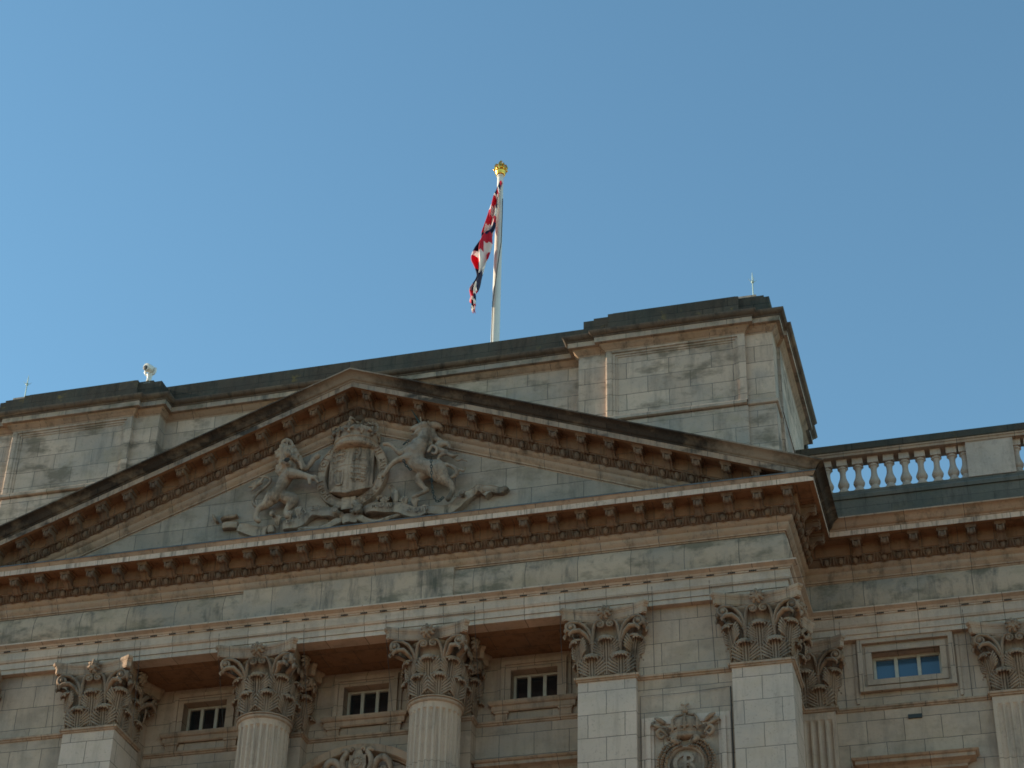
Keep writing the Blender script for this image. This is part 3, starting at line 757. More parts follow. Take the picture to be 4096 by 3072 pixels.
# ------------------------------------------------------------------ balustrade over the right wing
bl = MB()
YB = SB
bl.box(7.7, WX, YB-.05, YB+.55, 20.0, 20.55); bl.box(7.7, WX, YB-.01, YB+.5, 20.55, 20.86); 
bl.sweep([(7.7, YB-.0), (WX, YB-.0)], [(-.02, 20.86), (.04, 20.865), (.045, 20.93), (.02, 20.96), (.0, 20.99), (-.03, 21.06), (-.3, 21.065)])
plo = bl.build('balustrade', M_PLN, PAL, label='stone balustrade with urn-shaped balusters above the set-back wing')
bb = MB(); bb.box(7.7, WX, YB+.02, YB+.42, 20.85, 21.062); bb.build('plinth_course', M_PLN, plo)
bc = MB(); bc.box(7.7, WX, YB-.02, YB+.38, 21.785, 21.84); bc.box(7.7, WX, YB-.035, YB+.40, 21.84, 21.875); bc.build('rail_moulding', M_MLD, plo)
br = MB(); br.box(7.7, WX, YB-.055, YB+.42, 21.875, 22.03); ro = br.build('rail', M_DRK, plo)
bv = ro.modifiers.new('bevel', 'BEVEL'); bv.width = .02; bv.segments = 2
for xc in (11.255, 14.9): pd = MB(); pd.box(xc-.415, xc+.415, YB+.0, YB+.38, 21.055, 21.79); pd.build('pedestal', M_BAL, plo)
def baluster():
    mb = MB()
    mb.box(-.094, .094, -.094, .094, .60, .735); mb.box(-.094, .094, -.094, .094, 0, .055)
    mb.lathe([(r_*1.10, z_) for r_, z_ in ((.07, .055), (.085, .06), (.088, .08), (.066, .13), (.062, .15), (.085, .18), (.096, .215), (.095, .245), (.075, .30), (.056, .36), (.048, .43), (.050, .49), (.062, .54), (.08, .555), (.08, .575), (.065, .585), (.065, .605))], 16)
    return mb
bo = baluster().build('baluster', M_BAL, plo, auto=35); bo.location = (8.045, YB+.18, 21.058)
for i in range(1, 10): c = bo.copy(); COL.objects.link(c); c.parent = plo; c.location = (8.045+.2816*i, YB+.18, 21.058)
for x in (10.80, 11.71): c = bo.copy(); COL.objects.link(c); c.parent = plo; c.location = (x, YB+.18, 21.058)
for i in range(9): c = bo.copy(); COL.objects.link(c); c.parent = plo; c.location = (11.95+.2816*i, YB+.18, 21.058)
# ------------------------------------------------------------------ carved relief data (x, z, radius) in metres on the tympanum
LION = [
  (-0.2, [(-1.211,21.578,0.119),(-1.33,21.325,0.106),(-1.422,21.143,0.1),(-1.518,21.008,0.119)]),
  (-0.2, [(-1.298,21.727,0.15),(-1.209,21.563,0.119)]),
  (-0.3, [(-1.166,21.406,0.094),(-0.972,21.352,0.065),(-0.791,21.272,0.05),(-0.695,21.243,0.047)]),
  (-0.33, [(-0.791,21.246,0.035),(-0.767,21.117,0.025)]),
  (-0.33, [(-0.698,21.248,0.027),(-0.608,21.124,0.019)]),
  (-0.33, [(-0.685,21.261,0.027),(-0.621,21.207,0.019)]),
  (-0.15, [(-1.132,21.794,0.094),(-1.023,21.628,0.062),(-0.924,21.584,0.047),(-0.816,21.749,0.045),(-0.74,21.814,0.05)]),
  (-0.2, [(-1.519,21.023,0.119),(-1.653,20.863,0.077),(-1.78,20.785,0.052),(-1.81,20.605,0.042),(-1.756,20.539,0.047)]),
  (-0.12, [(-1.421,21.102,0.087),(-1.263,20.998,0.112),(-1.152,20.961,0.094),(-1.208,20.836,0.06),(-1.266,20.726,0.042),(-1.229,20.618,0.056)]),
  (-0.1, [(-1.764,20.93,0.03),(-1.887,20.931,0.03),(-1.949,21.036,0.03),(-1.909,21.158,0.03),(-1.759,21.294,0.03),(-1.659,21.393,0.027),(-1.651,21.482,0.025),(-1.755,21.542,0.02),(-1.866,21.55,0.017)]),
  (-0.1, [(-1.806,21.496,0.022),(-1.878,21.401,0.037),(-1.957,21.367,0.027),(-2.066,21.359,0.012)]),
  (-0.1, [(-1.878,21.401,0.031),(-1.965,21.308,0.017),(-2.003,21.283,0.01)]),
  (-0.1, [(-1.824,21.408,0.025),(-1.937,21.439,0.022),(-2.016,21.405,0.01)]),
]
LIONHEAD = [
  (-0.25, [(-1.309,21.894,0.131),(-1.289,21.755,0.119)]),
  (-0.38, [(-1.245,21.865,0.087)]),
  (-0.44, [(-1.207,21.77,0.06),(-1.199,21.746,0.052)]),
  (-0.38, [(-1.326,21.862,0.045)]),
  (-0.38, [(-1.154,21.837,0.045)]),
  (-0.36, [(-1.313,21.63,0.042),(-1.227,21.588,0.042)]),
]
MANE = [
  (-0.275577, [(-1.323,21.968,0.042),(-1.344,22.069,0.027)]),
  (-0.269608, [(-1.352,21.971,0.042),(-1.389,22.07,0.027)]),
  (-0.323447, [(-1.355,21.929,0.042),(-1.409,22.024,0.027)]),
  (-0.246253, [(-1.395,21.95,0.042),(-1.451,22.02,0.027)]),
  (-0.306567, [(-1.387,21.892,0.042),(-1.454,21.948,0.027)]),
  (-0.282974, [(-1.423,21.89,0.042),(-1.506,21.931,0.027)]),
  (-0.282365, [(-1.42,21.856,0.042),(-1.501,21.871,0.027)]),
  (-0.314938, [(-1.395,21.801,0.042),(-1.469,21.79,0.027)]),
  (-0.243195, [(-1.415,21.818,0.042),(-1.481,21.783,0.027)]),
  (-0.255875, [(-1.39,21.782,0.042),(-1.444,21.726,0.027)]),
  (-0.323597, [(-1.341,21.708,0.042),(-1.383,21.631,0.027)]),
  (-0.27089, [(-1.339,21.721,0.042),(-1.365,21.626,0.027)]),
  (-0.326899, [(-1.285,21.68,0.042),(-1.292,21.585,0.027)]),
  (-0.282725, [(-1.275,21.687,0.042),(-1.265,21.574,0.027)]),
  (-0.242119, [(-1.265,21.718,0.042),(-1.237,21.609,0.027)]),
  (-0.23789, [(-1.24,21.728,0.042),(-1.197,21.625,0.027)]),
  (-0.249909, [(-1.218,21.742,0.042),(-1.165,21.656,0.027)]),
  (-0.236441, [(-1.205,21.769,0.042),(-1.141,21.697,0.027)]),
  (-0.320255, [(-1.147,21.73,0.042),(-1.07,21.672,0.027)]),
  (-0.308301, [(-1.165,21.775,0.042),(-1.096,21.746,0.027)]),
  (-0.286384, [(-1.153,21.816,0.042),(-1.072,21.807,0.027)]),
  (-0.299897, [(-1.163,21.84,0.042),(-1.091,21.856,0.027)]),
  (-0.291413, [(-1.182,21.875,0.042),(-1.12,21.915,0.027)]),
  (-0.271493, [(-1.211,21.914,0.042),(-1.162,21.973,0.027)]),
  (-0.23958, [(-1.243,21.964,0.042),(-1.206,22.045,0.027)]),
  (-0.237105, [(-1.27,21.988,0.042),(-1.248,22.085,0.027)]),
  (-0.28, [(-1.434,21.591,0.045),(-1.444,21.487,0.03),(-1.404,21.422,0.017)]),
  (-0.3, [(-1.344,21.581,0.045),(-1.375,21.48,0.032)]),
  (-0.28, [(-1.017,21.638,0.037),(-0.965,21.495,0.025)]),
  (-0.3, [(-1.245,21.537,0.037),(-1.223,21.444,0.022)]),
]
LIONCROWN = [
  (-0.3, [(-1.405,22.03,0.027),(-1.285,21.989,0.032),(-1.163,21.995,0.027)]),
  (-0.28, [(-1.4,22.041,0.02),(-1.401,22.133,0.027),(-1.323,22.175,0.03),(-1.236,22.117,0.027),(-1.187,22.026,0.02)]),
  (-0.36, [(-1.275,21.966,0.017),(-1.287,22.105,0.025)]),
  (-0.3, [(-1.314,22.162,0.022),(-1.317,22.193,0.012)]),
]
UNI = [
  (-0.22, [(1.161,21.556,0.187),(1.225,21.339,0.15),(1.414,21.224,0.137),(1.613,21.152,0.162)]),
  (-0.25, [(1.372,22.017,0.087),(1.331,21.783,0.119),(1.196,21.578,0.175)]),
  (-0.3, [(1.351,22.079,0.077),(1.24,22.058,0.065),(1.141,22.042,0.047)]),
  (-0.3, [(1.283,21.999,0.056),(1.193,21.937,0.032)]),
  (-0.3, [(1.288,22.164,0.017),(1.276,22.265,0.02)]),
  (-0.28, [(1.376,22.134,0.017),(1.427,22.164,0.017)]),
  (-0.2, [(1.019,21.634,0.087),(0.887,21.623,0.056),(0.746,21.771,0.037),(0.649,21.845,0.035),(0.575,21.856,0.035)]),
  (-0.32, [(1.147,21.422,0.087),(0.911,21.396,0.052),(0.759,21.299,0.042),(0.675,21.164,0.037),(0.626,21.097,0.032)]),
  (-0.25, [(1.644,21.085,0.162),(1.749,20.924,0.106),(1.897,20.772,0.062),(1.935,20.637,0.047),(1.894,20.527,0.042),(1.864,20.488,0.052)]),
  (-0.15, [(1.447,21.173,0.112),(1.257,21.053,0.077),(1.344,20.865,0.042),(1.427,20.781,0.037),(1.248,20.703,0.035),(1.185,20.668,0.042)]),
  (-0.2, [(1.706,20.967,0.03),(1.862,20.953,0.032),(1.97,21.011,0.035),(1.953,21.131,0.035),(1.825,21.23,0.032),(1.666,21.296,0.027),(1.621,21.421,0.027),(1.749,21.485,0.032),(1.883,21.421,0.032),(1.987,21.413,0.017)]),
  (-0.15, [(1.881,21.422,0.025),(1.976,21.335,0.022),(2.053,21.354,0.02),(2.146,21.296,0.015)]),
  (-0.15, [(1.953,21.073,0.027),(2.022,21.137,0.025),(2.089,21.091,0.02),(2.119,21.16,0.015)]),
  (-0.15, [(1.961,21.043,0.022),(2.012,21.05,0.012)]),
]
UNIMANE = [
  (-0.2, [(1.378,22.124,0.056),(1.538,22.116,0.062),(1.659,22.06,0.027)]),
  (-0.2, [(1.478,21.973,0.062),(1.537,21.844,0.057),(1.672,21.764,0.03)]),
  (-0.25, [(1.525,21.56,0.106)]),
  (-0.3, [(1.464,21.508,0.027),(1.525,21.618,0.025),(1.62,21.545,0.025),(1.598,21.444,0.022),(1.531,21.469,0.017)]),
  (-0.2, [(1.623,21.682,0.062),(1.767,21.691,0.042),(1.836,21.591,0.022)]),
  (-0.2, [(1.615,21.563,0.055),(1.774,21.526,0.032)]),
  (-0.2, [(1.416,21.892,0.05),(1.449,21.737,0.05)]),
]
HORN = [
  (-0.36, [(1.289,22.111,0.022),(1.106,22.442,0.007)]),
]
BEARD = [
  (-0.36, [(1.205,21.807,0.027),(1.168,21.752,0.032),(1.21,21.701,0.017)]),
  (-0.36, [(1.24,21.907,0.012),(1.121,21.909,0.015)]),
]
CHAIN = [
  (-0.3, [(1.111,21.738),(0.984,21.637)]),
  (-0.36, [(1.048,21.293),(1.093,21.184),(1.191,21.067),(1.258,21.028)]),
  (-0.4, [(1.587,21.192),(1.604,20.97),(1.626,20.676),(1.666,20.455),(1.724,20.304),(1.794,20.309),(1.867,20.399)]),
]
RIBBON = [
  (-0.2, [(-2.521,20.612,0.069),(-2.232,20.599,0.069)]),
  (-0.3, [(-2.183,20.51,0.079),(-1.916,20.413,0.111),(-1.627,20.359,0.095)]),
  (-0.22, [(-1.618,20.395,0.079),(-1.493,20.419,0.079)]),
  (-0.2, [(-1.302,20.421,0.09),(-1.05,20.449,0.106),(-0.866,20.61,0.116),(-0.674,20.677,0.111),(-0.443,20.6,0.095),(-0.241,20.527,0.074)]),
  (-0.25, [(-0.988,20.274,0.037),(-0.707,20.268,0.053),(-0.374,20.301,0.064),(-0.186,20.398,0.064),(-0.181,20.52,0.042)]),
  (-0.25, [(-0.156,20.364,0.09),(0.009,20.403,0.095),(0.149,20.384,0.095)]),
  (-0.25, [(0.148,20.4,0.064),(0.321,20.3,0.058),(0.627,20.26,0.048),(0.98,20.35,0.026)]),
  (-0.28, [(0.262,20.505,0.079),(0.509,20.549,0.101),(0.872,20.484,0.106),(1.153,20.37,0.111),(1.426,20.379,0.101)]),
  (-0.2, [(0.84,20.597,0.042),(0.798,20.85,0.064),(0.706,20.987,0.048)]),
  (-0.18, [(0.463,20.753,0.037),(0.572,20.8,0.032),(0.714,20.749,0.032)]),
  (-0.2, [(1.374,20.388,0.074),(1.703,20.359,0.095),(1.972,20.429,0.101),(2.183,20.614,0.09),(2.343,20.699,0.069),(2.466,20.682,0.074),(2.565,20.562,0.064)]),
  (-0.16, [(2.441,20.694,0.069),(2.631,20.684,0.069),(2.822,20.642,0.058),(2.902,20.692,0.026)]),
  (-0.2, [(-2.648,20.722,0.026),(-2.738,20.875,0.026)]),
  (-0.2, [(-2.564,20.742,0.026),(-2.397,20.799,0.037),(-2.254,20.811,0.021)]),
]
SHIELD = [
  (-0.2, [(-0.478,21.914),(-0.349,21.955),(-0.103,21.958),(0.145,21.922),(0.313,21.888),(0.324,21.582),(0.338,21.289),(0.352,21.017),(0.209,20.96),(-0.053,20.88),(-0.258,20.966),(-0.43,21.047),(-0.449,21.302),(-0.466,21.597)]),
]
CROWNPTS = [
  (-0.3, [(-0.443,21.906),(0.363,21.897),(-0.429,22.072),(0.396,22.06),(-0.113,22.215),(-0.098,22.372),(-0.467,22.227),(0.408,22.157),(-0.031,22.422),(-0.053,22.738),(-0.256,22.597),(0.173,22.532),(-0.045,21.868)]),
]
GARTERPTS = [
  (-0.15, [(-0.756,21.531),(0.624,21.512),(-0.134,22.153),(-0.062,20.644),(-0.568,21.485),(0.419,21.463)]),
]
def text_mb(ch, size, depth, place, mb):
    """letters as real meshes: place maps (x right, y up, h outward) to world"""
    cu = bpy.data.curves.new('t', 'FONT'); cu.body = ch; cu.size = size; cu.extrude = depth/2; cu.align_x = 'CENTER'; cu.align_y = 'CENTER'; cu.offset = .0015*size/.1
    ob = bpy.data.objects.new('t', cu); COL.objects.link(ob)
    dg = bpy.context.evaluated_depsgraph_get(); me = bpy.data.meshes.new_from_object(ob.evaluated_get(dg))
    mb.add([place(v.co.x, v.co.y, v.co.z+depth/2) for v in me.vertices], [tuple(p.vertices) for p in me.polygons])
    bpy.data.objects.remove(ob); bpy.data.curves.remove(cu); bpy.data.meshes.remove(me)
def blobs(mb, data, yo=0.0, rk=1.0):
    for y, pts in data:
        P3 = smooth_pts(pts, 3) if len(pts) > 2 else pts
        for a, b in zip(P3[:-1], P3[1:]):
            mb.capsule((a[0], y+yo, a[1]), max(.008, a[2]*rk), (b[0], y+yo, b[1]), max(.008, b[2]*rk))
def voxel(o, vs=.014, it=2):
    r_ = o.modifiers.new('remesh', 'REMESH'); r_.mode = 'VOXEL'; r_.voxel_size = vs; r_.use_smooth_shade = True
    if it: s_ = o.modifiers.new('smooth', 'SMOOTH'); s_.iterations = it; s_.factor = .5
# shield
sh = MB(); SX = -.065
def shield_z(u): return 21.96-.05*abs(u)**2, (21.03-.0*u if abs(u) > .999 else 20.88+.15*abs(u)**1.35)
rows = []
NU, NV = 20, 14
for j in range(NV+1):
    row = []
    for i in range(NU+1):
        u = -1+2*i/NU; zt, zb = shield_z(u); k = j/NV
        row.append((SX+.405*u, -.13-.17*(1-u*u)**.8-.03*math.sin(math.pi*k), zb+(zt-zb)*k))
    rows.append(row)
def shy(x): u = max(-1, min(1, (x-SX)/.405)); return -.16-.17*(1-u*u)**.8
sh.rings(rows, closed=False, caps=False)
edge = rows[0]+[r_[-1] for r_ in rows[1:]]+rows[-1][::-1][1:]+[r_[0] for r_ in rows[::-1]][1:-1]
sh.rings([edge, [(x, .02, z) for x, y, z in edge]], closed=True, caps=False)
sh.tube([(p[0], p[1]-.006, p[2]) for p in edge]+[edge[0]], .018, 6)
# quartering and charges
sh.tube([(SX, shy(SX), 20.95+k*.1) for k in range(11)], .010, 4)
sh.tube([(SX-.39+.078*k, shy(SX-.39+.078*k), 21.46) for k in range(11)], .010, 4)
def charge(pts, r): sh.tube([(x, shy(x)-.002, z) for x, z in pts], r, 6)
def passant(x, z, s=1.0):
    charge([(x-.10*s, z), (x-.03*s, z+.012), (x+.06*s, z), (x+.10*s, z-.01)], .020*s); charge([(x-.10*s, z+.005), (x-.135*s, z+.03), (x-.15*s, z+.02)], .024*s)
    for dx in (-.09, -.05, .05, .09): charge([(x+dx*s, z), (x+dx*s-.012, z-.05*s)], .010)
    charge([(x+.10*s, z), (x+.14*s, z+.03), (x+.11*s, z+.06), (x+.03*s, z+.055)], .009)
for k in range(3): passant(SX-.20, 21.84-.13*k); passant(SX+.20, 21.37-.115*k, .95)
charge([(SX+.14, 21.57), (SX+.19, 21.66), (SX+.20, 21.75), (SX+.18, 21.80)], .028); charge([(SX+.20, 21.74), (SX+.12, 21.78)], .013); charge([(SX+.19, 21.70), (SX+.10, 21.69)], .013)
charge([(SX+.14, 21.57), (SX+.09, 21.53)], .014); charge([(SX+.18, 21.60), (SX+.22, 21.53)], .016); charge([(SX+.16, 21.56), (SX+.28, 21.60), (SX+.30, 21.72), (SX+.26, 21.78)], .010)
for a_ in (.07, .30):
    charge([(SX+a_, 21.53), (SX+a_, 21.84)], .006)
charge([(SX+.07, 21.53), (SX+.30, 21.53)], .006); charge([(SX+.07, 21.84), (SX+.30, 21.84)], .006)
charge([(SX-.31, 21.36), (SX-.27, 21.26), (SX-.25, 21.16), (SX-.22, 21.08), (SX-.12, 21.06)], .018)      # harp
charge([(SX-.31, 21.36), (SX-.22, 21.39), (SX-.15, 21.35), (SX-.10, 21.38)], .016); charge([(SX-.12, 21.06), (SX-.10, 21.20), (SX-.10, 21.38)], .020)
for k in range(4): charge([(SX-.25+.035*k, 21.36), (SX-.215+.03*k, 21.09)], .004)
COA = sh.build('coat_of_arms', M_SCU, PAL, auto=45, label='carved royal arms: quartered shield in a garter with crown, lion, unicorn and motto ribbon')
# garter
ga = MB(); GX, GZ = -.066, 21.40
def gp(t, k): return (GX+(.50+.19*k)*math.sin(t), GZ+(.575+.18*k)*math.cos(t))
secs = []
for i in range(65):
    t = 2*math.pi*i/64; ring = []
    for k, y in ((0, .0), (0, -.12), (.06, -.15), (.12, -.15), (.14, -.135), (.5, -.15), (.86, -.135), (.88, -.15), (.94, -.15), (1, -.12), (1, .0)):
        x, z = gp(t, k); ring.append((x, y-.03*math.sin(3*t)**2*0, z))
    secs.append(ring)
ga.rings(secs, closed=True, caps=False)
def on_ring(s, t0, t1, mb):
    for i, ch in enumerate(s):
        if ch == ' ': continue
        t = rad(t0+(t1-t0)*(i+.5)/len(s)); x0, z0 = gp(t, .5)
        tx, tz = (gp(t+.01, .5)[0]-gp(t-.01, .5)[0]), (gp(t+.01, .5)[1]-gp(t-.01, .5)[1]); l_ = math.hypot(tx, tz); tx /= l_; tz /= l_
        text_mb(ch, .135, .03, lambda a, b, h: (x0+a*tx-b*tz, -.137-h, z0+a*tz+b*tx), mb)
on_ring('HONI SOIT', 222, 318, ga); on_ring('QUI MAL Y PENSE', 38, 162, ga)
ga.box(GX-.13, GX+.13, -.19, -.02, GZ-.80, GZ-.55); ga.tube([(GX+.1, -.17, 20.72), (GX+.2, -.2, 20.60), (GX+.12, -.2, 20.50), (GX+.05, -.17, 20.56)], [.06, .065, .05, .03], 8)
ga.build('garter', M_SCU, COA, auto=40)
# crown above the shield
cw = MB(); KX, KY = -.035, -.06
cw.lathe([(.30, -.16), (.405, -.15), (.425, -.13), (.425, -.09), (.40, -.075), (.402, -.01), (.418, .0), (.425, .02), (.412, .035), (.425, .12), (.45, .21), (.44, .225), (.38, .17), (.28, .15), (.05, .15)], 40, (KX, KY, 21.99))
for k in range(-3, 4):
    a = rad(-90+k*30); cx_, cy_ = KX+.44*math.cos(a), KY+.44*math.sin(a); t_ = Vector((-math.sin(a), math.cos(a), 0))
    if k % 2 == 0:   # cross pattee
        for dx, dz in ((0, .085), (0, -.06), (.068, .012), (-.068, .012)):
            cw.capsule((cx_, cy_-.015, 22.125), .018, (cx_+t_.x*dx, cy_+t_.y*dx-.03, 22.125+dz), .036, 8)
    else:            # fleur-de-lis
        cw.capsule((cx_, cy_, 22.05), .026, (cx_, cy_-.03, 22.19), .018, 8)
        for s in (-1, 1): cw.tube([(cx_, cy_, 22.06), (cx_+t_.x*.045*s, cy_+t_.y*.045*s-.03, 22.14), (cx_+t_.x*.08*s, cy_+t_.y*.08*s-.03, 22.10)], [.018, .022, .012], 6)
for q in range(27):
    a = rad(-180+q*180/26); cw.ball((KX+.425*math.cos(a), KY+.425*math.sin(a), 21.88), .016, 6, 4)
for k in (-1, 0, 1):
    a = rad(-90+k*75)
    arch = [(.44, 22.20), (.46, 22.30), (.40, 22.38), (.26, 22.43), (.10, 22.45), (0, 22.46)]
    cw.tube([(KX+r_*math.cos(a), KY+r_*math.sin(a), z_) for r_, z_ in arch], .020, 6)
    for q in range(9):
        f = q/8*5; i0 = min(4, int(f)); f -= i0; r_ = arch[i0][0]*(1-f)+arch[i0+1][0]*f; z_ = arch[i0][1]*(1-f)+arch[i0+1][1]*f
        cw.ball((KX+r_*math.cos(a), KY+r_*math.sin(a)-.015, z_+.015), .024, 6, 4)
cw.ball((KX, KY-.05, 22.48), .055)
cwo = cw.build('crown', M_SCU, COA, auto=50)
# lion crest standing on the crown
ce_ = MB()
for a, ra, b, rb in (((-.22,-.12,22.60),.075,(.12,-.12,22.585),.07), ((-.22,-.14,22.62),.09,(-.27,-.16,22.68),.085), ((-.27,-.2,22.68),.07,(-.27,-.24,22.67),.05), ((-.27,-.16,22.74),.05,(-.27,-.16,22.79),.035),
                     ((-.20,-.12,22.57),.04,(-.22,-.14,22.44),.03), ((-.10,-.10,22.57),.035,(-.10,-.10,22.45),.028), ((.10,-.12,22.56),.045,(.07,-.12,22.44),.03), ((.14,-.10,22.57),.04,(.17,-.1,22.45),.028),
                     ((.13,-.1,22.60),.02,(.24,-.1,22.66),.022), ((.24,-.1,22.66),.022,(.20,-.1,22.74),.03), ((.20,-.1,22.74),.03,(.11,-.1,22.76),.02)):
    ce_.capsule(a, ra, b, rb)
o = ce_.build('crest_lion', M_CYM, COA, smooth=True); voxel(o, .014, 1)
# lion
li = MB(); blobs(li, LION, -.05, 1.18); blobs(li, LIONHEAD, -.06, 1.15); blobs(li, MANE, -.05, 1.35); blobs(li, LIONCROWN, -.05, 1.25); li.capsule((-1.23, -.27, 21.86), .085, (-1.23, -.27, 21.93), .06)
o = li.build('lion', M_SCU, COA, smooth=True); voxel(o, .0125, 1)
lm = MB(); lm.ball((-1.195, -.53, 21.60), .052, 10, 6, (1.15, .45, .9)); lm.build('mouth_shade_ball', M_MOUTH_SHADE, COA)  # dark ball in place of a mouth cavity, its shade painted as colour

# unicorn
un = MB(); blobs(un, UNI, -.05, 1.14); blobs(un, UNIMANE, -.05, 1.25); blobs(un, BEARD, 0, 1.1)
o = un.build('unicorn', M_SCU, COA, smooth=True); voxel(o, .0125, 1)
hn = MB(); hp = HORN[0][1]; hn.tube([(hp[0][0], -.36, hp[0][1]), (hp[1][0], -.40, hp[1][1])], [.026, .006], 8); hn.build('horn', M_CHAIN, COA)
# chain of the unicorn: separate oval links
for y, pts in CHAIN:
    cn = MB()
    P3 = smooth_pts([(a, b) for a, b in pts], 12); acc = 0; k = 0; last = P3[0]
    for a, b in zip(P3[:-1], P3[1:]):
        acc += math.hypot(b[0]-a[0], b[1]-a[1])
        if acc > .052:
            acc = 0; c = ((last[0]+b[0])/2, (last[1]+b[1])/2); d = math.atan2(b[1]-last[1], b[0]-last[0]); last = b; k += 1
            ring = []
            for q in range(11):
                t = 2*math.pi*q/10; u = .036*math.cos(t); v = .019*math.sin(t)
                ring.append((c[0]+u*math.cos(d)-v*math.sin(d)*(1 if k % 2 else .25), y-.15-(v if not k % 2 else 0), c[1]+u*math.sin(d)+v*math.cos(d)*(1 if k % 2 else .25)))
            cn.tube(ring, .0085, 5)
    cn.build('chain', M_CHAIN, COA)
# motto ribbon
rb = MB()
def band(y, pts, amp=.05):
    P3 = smooth_pts(pts, 6); n = len(P3); secs = []; y = y*(.72 if pts[0][0] > -1.4 else .45)
    for i, (x, z, r) in enumerate(P3):
        a = P3[max(i-1, 0)]; b = P3[min(i+1, n-1)]; tx, tz = b[0]-a[0], b[1]-a[1]; l_ = math.hypot(tx, tz) or 1; nx, nz = -tz/l_, tx/l_
        yy = y-amp*math.sin(i*.55)*.6; r = max(r, .012)
        ring = [(x+nx*r*k, yy-h, z+nz*r*k) for k, h in ((-1, -.02), (-1, .012), (-.93, .03), (-.8, .022), (0, .045), (.8, .022), (.93, .03), (1, .012), (1, -.02))]
        ring += [(x+nx*r*.8, .03, z+nz*r*.8), (x-nx*r*.8, .03, z-nz*r*.8)]
        secs.append(ring)
    rb.rings(secs, closed=True)
for y, pts in RIBBON: band(y, pts)
for x, z, r in ((-.27, 20.53, .075), (.175, 20.50, .085), (-1.47, 20.62, .05), (2.12, 20.56, .055)):   # rolled ends
    rb.tube([(x+r*(1-k/26)*math.cos(.5+k*.52), -.30, z+r*(1-k/26)*math.sin(.5+k*.52)) for k in range(25)], [.022]*25, 6)
    rb.tube([(x, -.02, z), (x, -.34, z)], [r*.9, r*.72], 14)
def motto(s, pts, size):
    for ch, (x, z, a) in zip(s, pts):
        text_mb(ch, size, .02, lambda u, v, h: (x+u*math.cos(a)-v*math.sin(a), -.245-h, z+u*math.sin(a)+v*math.cos(a)), rb)
motto('DIEU', [(-1.17, 20.44, .1), (-1.07, 20.46, .25), (-.98, 20.52, .55), (-.88, 20.60, .6)], .12)
motto('ET', [(-.72, 20.66, .1), (-.60, 20.655, -.2)], .12)
motto('MON', [(.45, 20.55, .15), (.60, 20.555, -.1), (.75, 20.53, -.2)], .13)
motto('DROIT', [(.98, 20.45, -.35), (1.12, 20.39, -.3), (1.25, 20.365, -.1), (1.36, 20.365, .05), (1.45, 20.375, .1)], .13)
rb.build('motto_ribbon', M_SCU, COA, auto=50)
fl_ = MB()   # carved foliage under the shield
for x, z, k in ((-1.42, 20.55, 1), (-1.2, 20.62, -1), (-1.02, 20.68, 1), (.62, 20.66, -1), (1.0, 20.62, 1), (1.2, 20.58, -1)):
    for q in range(5):
        a = rad(30+q*30); fl_.tube([(x, -.12, z-.08), (x+.05*math.cos(a), -.20, z+.05*math.sin(a)), (x+.10*math.cos(a+.2*k), -.18, z+.10*math.sin(a+.2*k))], [.03, .032, .012], 6)
fl_.build('carved_foliage', M_SCU, COA, auto=60)

# ------------------------------------------------------------------ royal cypher panel between the pier and the pilaster
PX, PZ, PY_ = 5.945, 15.19, .13
cp = MB()
for a, b, pr in ((0, .075, .02), (.075, .15, .045), (.15, .20, .02)):
    for s in (-1, 1):
        x0, x1 = sorted((PX+s*(.73-a), PX+s*(.73-b))); cp.box(x0, x1, PY_-pr, PY_+.01, 14.0, 16.075-a)
    cp.box(PX-.73+b, PX+.73-b, PY_-pr-.001, PY_+.01, 16.075-b, 16.075-a)
cpo = cp.build('cypher_panel', M_PIER, PAL, label='carved cypher panel with crown and wreath beside the corner pier')
dk = MB()
dk.lathe([(0, 0), (.27, 0), (.275, .05), (.295, .07), (.315, .06), (.32, -.02)], 40)
dk.v = [(PX+x, PY_-.02-z, PZ+y) for x, y, z in dk.v]
dk.build('medallion', M_SCU, cpo, auto=40)
lt_ = MB()
text_mb('G', .50, .035, lambda u, v, h: (PX-.05+u, PY_-.02-h, PZ+.01+v), lt_); text_mb('R', .40, .05, lambda u, v, h: (PX+.05+u, PY_-.02-h, PZ+.02+v), lt_)
lt_.build('cypher_letters', M_SCU, cpo)
